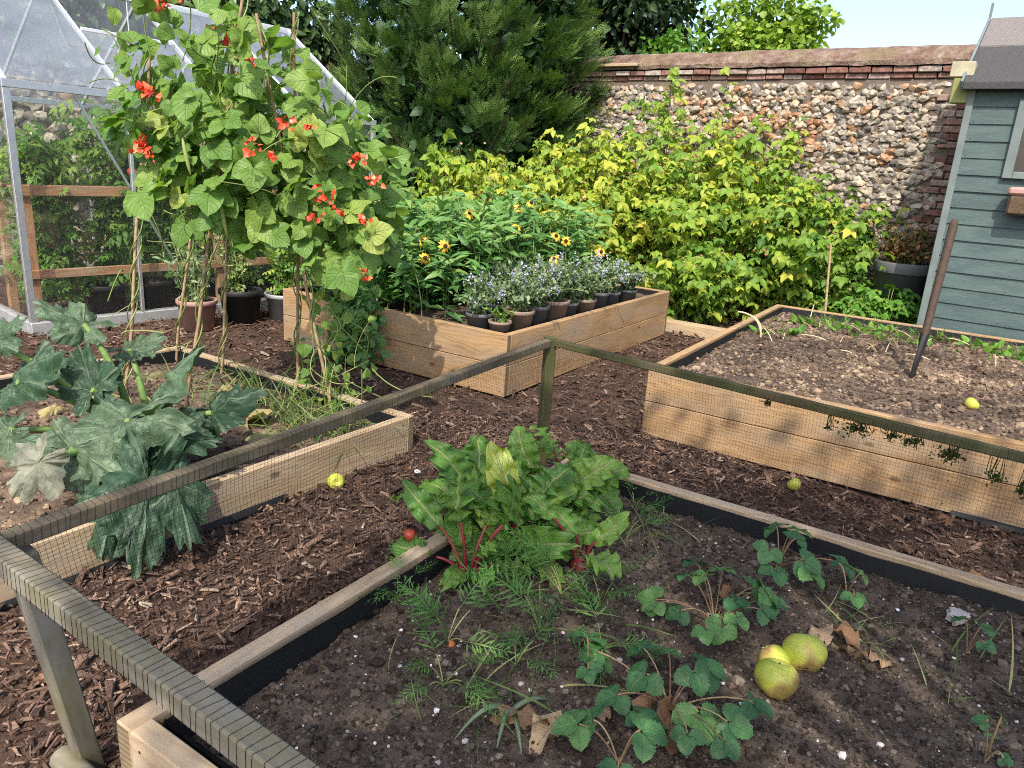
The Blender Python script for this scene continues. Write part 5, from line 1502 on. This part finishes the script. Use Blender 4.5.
def conifer(name, cx, cy, rad, H, n, seed, label):
    t = thing(name, label, 'tree', (cx, cy, 0)); r = rng(seed)
    g = Geo(); tube(g, [(cx, cy, -.1), (cx + .05, cy, H * .5), (cx, cy, H * .92)], [.16, .11, .03], 10); part(g, 'trunk', BARKT, t)
    gl = Geo()
    for k in range(70):
        z = r.uniform(.3, H * .9); a = r.uniform(0, 2 * PI); L = rad * (1 - (z / H) ** 2.2) * .85
        p = V3(cx, cy, z); tube(gl, [p, p + V3(math.cos(a), math.sin(a), .35) * L * .5, p + V3(math.cos(a), math.sin(a), .6) * L], [.03, .02, .006], 5)
    part(gl, 'limbs', BARKT, t)
    g = Geo(); nb = 1250
    zb = r.uniform(.03, 1, nb) ** .92 * H; ab = r.uniform(0, 2 * PI, nb)
    prof = np.interp(zb / H, [0, .1, .3, .6, .8, .93, 1], [.80, .95, 1., .95, .74, .44, .12])
    dep = r.random(nb) ** .5
    Rb = rad * prof * (.30 + .58 * dep) * (.85 + .3 * fbm(np.cos(ab) * 2 + zb, np.sin(ab) * 2 + zb * .7, seed, 3))
    for k in range(nb):
        if math.sin(ab[k]) > .45: continue
        o = V3(math.cos(ab[k]), math.sin(ab[k]) * .62, 0)
        p = V3(cx, cy, zb[k]) + o * Rb[k]
        d = norm(o + UP * r.uniform(.5, 1.2) + V3(.15, -.1, 0) + r.normal(0, .22, 3))
        L = r.uniform(.26, .52); side = norm(np.cross(d, UP + r.normal(0, .3, 3))); m = 84
        s = r.random(m) ** .8
        sg = np.where(r.random(m) < .5, 1, -1)[:, None]
        P = p + d * (L * s)[:, None] + r.normal(0, .035, (m, 3)) + np.outer(s ** 1.5 * -.10, UP)
        D = norm(d * (.55 + .5 * s)[:, None] + side * sg * (1.0 - .55 * s)[:, None] + r.normal(0, .16, (m, 3)) + UP * .12)
        nn_ = norm(np.cross(side, d)); nn_ = nn_ if nn_[2] > 0 else -nn_
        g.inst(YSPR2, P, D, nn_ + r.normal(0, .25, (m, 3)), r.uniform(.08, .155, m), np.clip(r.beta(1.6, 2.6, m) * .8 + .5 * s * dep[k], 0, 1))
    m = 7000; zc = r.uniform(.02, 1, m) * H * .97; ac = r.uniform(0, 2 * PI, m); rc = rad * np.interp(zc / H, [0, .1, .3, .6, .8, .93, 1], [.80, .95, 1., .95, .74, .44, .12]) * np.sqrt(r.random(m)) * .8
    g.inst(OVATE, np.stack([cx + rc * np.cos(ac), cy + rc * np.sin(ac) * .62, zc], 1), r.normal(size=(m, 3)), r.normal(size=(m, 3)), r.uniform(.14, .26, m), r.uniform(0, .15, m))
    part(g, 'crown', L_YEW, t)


conifer('yew_tree', -.95, 11.1, 1.9, 6.0, 0, 1001, 'broad dark yew with feathery sprays rising above the greenhouse')


def tree(name, x, y, z0, z1, rx, ry, n, seed, mat, leaf, ls, label, trunk=.16, cl=30, cat='tree', crad=.5):
    t = thing(name, label, cat, (x, y, 0)); r = rng(seed)
    g = Geo(); zc = (z0 + z1) / 2
    tube(g, [(x, y, -.1), (x + .05, y, z0 * .6), (x - .03, y + .02, zc)], [trunk, trunk * .8, trunk * .45], 10)
    cs = norm(r.normal(size=(cl, 3))) * (r.random((cl, 1)) ** .45) * V3(rx, ry, (z1 - z0) / 2) * .85 + V3(x, y, zc)
    for c in cs: tube(g, bez((x, y, z0 * .7 + .3 * r.random()), ((x + c[0]) / 2, (y + c[1]) / 2, (z0 + c[2]) / 2 + .2), c, 6), np.linspace(trunk * .35, .012, 6), 5)
    part(g, 'trunk', BARKT, t)
    g = Geo(); k = r.integers(0, cl, n)
    cr = crad * r.uniform(.7, 1.3, cl)[k]
    off = norm(r.normal(size=(n, 3))) * (r.random((n, 1)) ** .4) * cr[:, None]
    P = cs[k] + off * V3(1.15, 1.15, .8)
    D = norm(off + V3(0, 0, -.25) * cr[:, None] + r.normal(0, .25, (n, 3))); N = norm(off + UP * .5 + r.normal(0, .35, (n, 3)))
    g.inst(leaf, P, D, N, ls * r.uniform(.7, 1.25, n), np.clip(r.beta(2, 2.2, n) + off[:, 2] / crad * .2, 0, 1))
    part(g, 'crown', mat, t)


tree('dark_tree', 1.55, 15.6, 2.3, 7.2, 1.5, 1.3, 8500, 1101, L_DARK, OVATE, .17, 'dark leafy tree beyond the wall next to the yew', cl=46, crad=.6)
tree('maple_tree', 4.85, 17.5, 3.0, 5.6, 1.6, 1.2, 4600, 1102, L_MAPLE, BROADS, .135, 'bright green young maple showing above the coping against the sky', cl=34, crad=.5)
tree('small_tree', 2.35, 14.2, 2.0, 4.05, .62, .6, 1700, 1103, L_LIGHT, OVATE, .15, 'small yellow green sapling between the dark tree and the maple', trunk=.06, cl=16, crad=.32)
tree('small_tree', 3.55, 14.4, 1.9, 3.85, .6, .5, 800, 1104, L_MAPLE, OVATE, .15, 'pale green sapling tip over the wall between yellow sapling and maple', trunk=.05, cl=12, crad=.3)
tree('dark_tree', -6.6, 15.2, 2.5, 7.5, 2.4, 1.6, 8000, 1105, L_DARK, OVATE, .19, 'dark tree standing behind the ivy covered side wall', cl=46, crad=.65)
# orchard tree overhead whose shade dapples the near beds
tree('apple_tree', 1.15, -2.0, 4.0, 6.3, 2.9, 2.1, 6600, 1106, L_IVY, OVATE, .12, 'spreading apple tree behind the viewer shading the near beds', trunk=.14, cl=60, crad=.42)

# ivy over the side wall
t = thing('ivy', 'pale and dark green ivy hanging over the top of the side wall', 'ivy', tuple(SP - SD * 4 + UP * 3.5))
r = rng(1201); n = 5200; g = Geo(); gs = Geo()
L = r.uniform(0, 9, n); hang = np.abs(r.normal(0, .34, n)) * (.5 + fbm(L * 1.3, L * 0, 7)) ; up_ = r.random(n) < .55
zz = np.where(up_, 3.45 + np.abs(r.normal(0, .35, n)), 3.5 - hang)
sn = norm(V3(.8136, -.5814, 0))
P = SP - SD * 9 + SD * L[:, None] + sn * (.05 + r.random(n) * .22)[:, None] + UP * zz[:, None]
g.inst(OVATE, P, r.normal(0, .6, (n, 3)) + V3(.2, -.3, -.8), sn + UP * .4 + r.normal(0, .35, (n, 3)), r.uniform(.09, .20, n), r.beta(1.7, 2, n))
for k in range(70):
    p = SP - SD * r.uniform(0, 9) + sn * .1 + UP * 3.5; q = p + sn * .12 - UP * r.uniform(.2, .9) + SD * r.normal(0, .2)
    tube(gs, bez(p, p + sn * .2 + UP * .1, q, 6), .006, 5, r.random(), cap=False)
part(g, 'foliage', L_IVY, t); part(gs, 'stems', TWIG, t)

# ================================================================== tomatoes in the greenhouse
r = rng(1301)
TL = ['tomato plant by the glazed greenhouse corner', 'tomato plant beside the first glazing bar with a ripe red fruit', 'tomato plant behind the greenhouse brace', 'tomato plant screened by the bean canes', 'tomato plant deep in the greenhouse near the far pots', 'tomato plant at the far gable of the greenhouse', 'tomato plant in the back row opposite the corner', 'tomato plant in the back row at the middle', 'tomato plant in the back row at the far gable']
for i in range(9):
    a = (.35 + .58 * i) if i < 6 else (.6 + (i - 6) * 1.1); b = .5 if i < 6 else 1.5; h = r.uniform(1.5, 1.85); base = gp_(a, b, .28 if i < 6 else .0)
    t = thing('tomato_plant', TL[i], 'tomato plant', tuple(base), 0); g = Geo(); gs = Geo()
    for s in range(5):
        o = r.normal(0, .19, 2); top = gp_(a + o[0], b + o[1] * .8, h)
        pts = bez(base, base + UP * .8, top, 9); tube(gs, pts, .007, 6, r.random())
        m = 84; q = r.uniform(.05, 1., m)[:, None]; P = (1 - q) ** 2 * base + 2 * q * (1 - q) * (base + UP * .8) + q * q * top + r.normal(0, .09, (m, 3))
        an = r.uniform(0, 2 * PI, m); D = np.stack([np.cos(an), np.sin(an), r.uniform(-.9, .1, m)], 1)
        g.inst(TOML, P, D, UP + r.normal(0, .35, (m, 3)) + V3(0, -.4, 0), r.uniform(.16, .28, m), r.beta(2, 2.2, m))
    part(g, 'foliage', L_TOM, t); part(gs, 'stems', STEMG, t)
    if i in (1, 2, 4):
        gf = Geo(); v, f = icosub(2); c = gp_(a + .05, .2, 1.42 - .1 * (i % 3)); gf.add(v * V3(1, 1, .85) * .045 + c, f); part(gf, 'tomato', TOMRED, t)

# ================================================================== pots outside the greenhouse
def big_pot(x, y, r0, r1, h, mat, lab, kind, seed, hh, leaf=LANCE, lm=None, n=26, ls=(.05, .11), z=0, wid=.5, cat='potted plant', label2=None):
    c = V3(x, y, z); t = thing('potted_plant', lab, cat, (x, y, z)); pot('pot', c, r0, r1, h, mat, t)
    r = rng(seed); g = Geo(); gs = Geo(); top = c + UP * h * .85
    for k in range(n):
        an = r.uniform(0, 2 * PI); e = abs(r.normal(0, wid)); L = hh * r.uniform(.5, 1.05); b0 = top + V3(math.cos(an), math.sin(an), 0) * r1 * r.uniform(0, .7)
        q = b0 + V3(math.cos(an) * math.sin(e), math.sin(an) * math.sin(e), math.cos(e)) * L; mid = b0 + UP * L * .6
        tube(gs, bez(b0, mid, q, 7), .0035, 5, r.random(), cap=False)
        m = 16; s = r.uniform(.05, 1, m)[:, None]; P = (1 - s) ** 2 * b0 + 2 * s * (1 - s) * mid + s * s * q + r.normal(0, .015, (m, 3))
        g.inst(leaf, P, r.normal(size=(m, 3)) + UP * .3, UP + V3(0, -.4, 0) + r.normal(0, .4, (m, 3)), r.uniform(*ls, m), r.random(m))
    part(g, 'foliage', lm or L_LIGHT, t); part(gs, 'stems', STEMG, t)
    return t


big_pot(-2.86, 6.50, .135, .165, .27, POTPINK, 'faded pink pot of grey leaved rosemary beside the greenhouse base', 'r', 1401, .62, NEED and LANCE, L_CAT, 26, (.04, .08), wid=.25)
big_pot(-2.60, 6.86, .15, .19, .32, PLBLACK, 'black pot of yellowing tomato stems beside the pink pot', 't', 1402, .95, TOML, L_GRASS, 9, (.08, .15), wid=.25)
big_pot(-2.27, 7.15, .15, .19, .26, METALB, 'shiny metal pot of leafy stems behind the flower bed corner', 't', 1403, .9, TOML, L_TOM, 12, (.1, .17), wid=.3)
big_pot(-1.95, 7.35, .14, .17, .26, METALB, 'second metal pot half hidden behind the flower bed end', 't', 1404, .9, TOML, L_TOM, 12, (.1, .17), wid=.3)
c = pix_world(905, 262, 8.35)
big_pot(c[0], c[1], .25, .29, c[2], PLGREY, 'large grey tub of rusty leaved shrub between flint wall and shed', 't', 1405, .52, OVATE, L_RUST, 60, (.045, .08), wid=.45)
# leafy clump in front of the tub
c = pix_world(888, 318, 7.75)


def clump(name, lab, cat, x, y, rx, ry, h, n, seed, leaf, mat, ls, z=0.0):
    t = thing(name, lab, cat, (x, y, z)); r = rng(seed); g = Geo(); gs = Geo()
    a = r.uniform(0, 2 * PI, n); q = np.sqrt(r.random(n)); hh = h * (1 - .6 * q ** 2) * r.uniform(.4, 1.05, n)
    P = np.stack([x + rx * q * np.cos(a), y + ry * q * np.sin(a), z + hh], 1)
    g.inst(leaf, P, np.stack([np.cos(a), np.sin(a) - .3, r.uniform(-.3, .3, n)], 1) + r.normal(0, .3, (n, 3)), UP + V3(0, -.3, 0) + r.normal(0, .3, (n, 3)), r.uniform(*ls, n), r.beta(2, 2, n))
    for k in range(0, n, max(1, n // 60)):
        p = P[k]; b = V3(x + (p[0] - x) * .35, y + (p[1] - y) * .35, z); tube(gs, bez(b, (b + p) / 2 + UP * .05, p, 6), .004, 5, r.random(), cap=False)
    part(g, 'foliage', mat, t); part(gs, 'stems', STEMG, t)


clump('leafy_plant', 'low bright green leafy plant between the bare soil bed and grey tub', 'plant', c[0], c[1] + .1, .5, .35, .62, 330, 1501, TRI_RASP, L_LIGHT, (.11, .18))
clump('leafy_plant', 'dark green weedy plant at the wall foot beside the thin cane', 'plant', 3.55, 8.65, .5, .4, 1.05, 260, 1502, TRI_RASP, L_TOM, (.10, .18))
c0 = pix_world(829, 306, 8.0); c1 = pix_world(831, 244, 8.0)
g = Geo(); tube(g, [V3(c0[0], 8.0, 0), c1], .013, 7, .8)
tag(g.build('garden_cane', CANE), 'single thin cane standing upright between raspberries and grey tub', 'cane')
pp = V3(1.85, 7.75, .04)
o = board('timber_edging', pp - A * -.35 + UP * .01, pp - A * .62 + UP * .01, .16, .12, W_RIM, None)
tag(o, 'weathered timber edging lying on bark between two raised beds', 'timber')

# ================================================================== weeds, grass, stalks
def grass(name, lab, key, n, seed, spots, ls, mat=L_GRASS, kind='stuff', leaf=BLADE):
    r = rng(seed); g = Geo(); sp = np.array(spots); k = r.integers(0, len(sp), n)
    x = sp[k, 0] + r.normal(0, 1, n) * sp[k, 2]; y = sp[k, 1] + r.normal(0, 1, n) * sp[k, 3]
    o, u, v, _ = SOILS[key]; ok = in_quad(x, y, o, u, v, -.01); x, y = x[ok], y[ok]; n = len(x)
    P = np.stack([x, y, soil_z_at(key, x, y)], 1)
    D = norm(np.stack([r.normal(0, .6, n), r.normal(0, .6, n), r.uniform(.15, 1.2, n)], 1))
    g.inst(leaf, P, D, r.normal(size=(n, 3)) * .5 + UP, r.uniform(*ls, n), r.random(n))
    tag(g.build(name, mat), lab, 'weeds', None, kind)


grass('grass', 'thin grass blades growing in the courgette bed', 'L', 420, 1601, [(-1.15, 3.95, .18, .12), (-1.4, 4.2, .2, .15), (-1.0, 3.75, .15, .1), (-1.7, 4.45, .2, .15)], (.12, .32))
far = SOILS['R']
fo, fu, fv, _ = far
sp = [(*(fo + fu * s + fv * b)[:2], .10, .08) for s, b in ((.06, .62), (.12, .85), (.22, .92), (.3, .88), (.42, .93), (.52, .9), (.6, .86), (.66, .8), (.7, .92), (.34, .8), (.18, .8))]
grass('weeds', 'low green weeds along the far edge of the bare soil bed', 'R', 300, 1602, [(q[0], q[1], .2, .12) for q in sp], (.04, .10), L_LIGHT, leaf=OVATE)
grass('grass', 'wispy grass along the far edge of the bare soil bed', 'R', 420, 1603, sp, (.08, .2))
r = rng(1701)
for k in range(26):
    s, b = r.uniform(.04, .72), r.uniform(.45, .95)
    p = fo + fu * s + fv * b; z = float(soil_z_at('R', p[0], p[1])); an = r.uniform(0, PI); L = r.uniform(.10, .26)
    d = V3(math.cos(an), math.sin(an) * .6, r.uniform(.05, .5)); d = d / np.linalg.norm(d) * L
    g = Geo(); tube(g, bez((0, 0, -.01), d * .5 + UP * .03, d, 6), [.004, .0045, .004, .004, .0035, .003], 6, r.uniform(0, .8))
    tag(g.build('dry_stalk', STRAW, None, (p[0], p[1], z)), 'pale dry plant stalk sticking out of the bare soil bed', 'stalk', 'dry stalks left in the bare soil bed')
p = pix_world(700, 262 + 28, 7.4)
g = Geo(); z0 = fo + fu * .06 + fv * .52
tube(g, bez((0, 0, 0), (-.02, 0, .2), (-.20, .05, .20), 8), .007, 7, .6); tube(g, bez((0, .03, 0), (.05, .1, .16), (-.12, .2, .17), 8), .006, 7, .4)
tag(g.build('dry_stalk', STRAW, None, (float(z0[0]), float(z0[1]), float(soil_z_at('R', z0[0], z0[1])))), 'thick bent dry stalk hooked over the rim nearest the flower bed', 'stalk')
# withered bits and grass in the near bed
grass('grass', 'few fine grass blades scattered in the netted bed', 'F', 150, 1604, [(-.1, 1.6, .12, .12), (.25, 1.85, .15, .15), (1.35, 1.75, .1, .1), (.05, 1.5, .08, .06), (1.1, 1.95, .05, .05), (.55, 2.5, .1, .15)], (.06, .2))
# onion leaves bent on the soil
t = thing('onion_plant', 'flopped blue green onion leaves on bare soil near the front batten', 'onion', (.06, 1.42, za(.06, 1.42)))
g = Geo()
for dx, dy, h in ((-.13, -.10, .07), (-.03, -.13, .05), (.03, -.14, .04), (.10, .06, .03)):
    tube(g, bez((.05, 1.5, za(.05, 1.5)), (.05 + dx * .4, 1.5 + dy * .3, .31 + h + .03), (.05 + dx, 1.5 + dy, .32), 8), [.006, .007, .007, .007, .006, .005, .003, .001], 6, .2)
part(g, 'leaves', rnd_mat('onion_leaf', [(0, (.10, .16, .09)), (1, (.3, .3, .2))], .5), t)

# weed membrane edges poking out under two bed fronts
g = Geo()
for (p, q) in ((ML - BL * .9 + V3(.0, 0, 0), ML - BL * 2.9), (NR - AR * 1.75, NR - AR * 3.3)):
    nn = norm(np.cross(q - p, UP)); nn = nn if nn @ V3(.3, -1, 0) > 0 else -nn
    n = 40; tt = np.linspace(0, 1, n); P = p + (q - p) * tt[:, None]
    w_ = .002 + .022 * fbm(tt * 7, tt * 0, 12)
    V = np.concatenate([P + nn * .004 + UP * .022, P + nn * (.006 + w_[:, None]) + UP * .014, P + nn * (.012 + w_[:, None]) + UP * .0])
    i = np.arange(n - 1)[:, None]
    F = np.concatenate([np.concatenate([a * n + i, a * n + i + 1, (a + 1) * n + i + 1, (a + 1) * n + i], 1) for a in (0, 1)])
    gm = Geo(); gm.add(V, F)
    tag(gm.build('weed_membrane', LINER), 'strip of black weed membrane under the low courgette bed board' if p[0] < 0 else 'strip of black weed membrane under the tall bed front board', 'membrane')

# fallen leaves on the bark
r = rng(1801)
for (px, py, Y, s, lab) in ((905, 548, 3.2, .09, 'dry brown leaf on the bark strip behind the netted bed far edge'), (985, 575, 2.95, .10, 'pale brown leaf on bark close to the netted bed edge timber'), (950, 520, 3.4, .08, 'dark curled leaf on bark at the foot of the tall bed front'), (262, 505, 3.1, .09, 'rusty leaf on the bark below the low courgette bed board'), (215, 540, 2.85, .08, 'orange brown leaf on bark near the hanging courgette leaf'), (300, 492, 3.3, .07, 'small tan leaf on bark beside the windfall apple'), (470, 385, 5.0, .10, 'dry leaf on bark just in front of the flower bed corner'), (40, 690, 1.85, .07, 'tan leaf on bark beside the leaning grey post')):
    c = pix_world(px, py, Y); g = Geo(); k = (CAM_H - .02) / (CAM_H - c[2]); x, y = c[0] * k, c[1] * k
    for q in range(2):
        T = leaf_tpl(5, 6, ovate, r.uniform(-.2, .8), r.uniform(-.5, .6), 1.4, 2.2, r.uniform(-.4, .8))
        g.inst(T, V3(r.normal(0, .015), r.normal(0, .015), .02 + .006 * q)[None], r.normal(size=(1, 3)) * V3(1, 1, .15), (UP + r.normal(0, .4, 3))[None], s * r.uniform(.8, 1.1), r.random())
    tag(g.build('dead_leaf', DEADLEAF, None, (float(x), float(y), float(ground_z(x, y)))), lab, 'dead leaf')
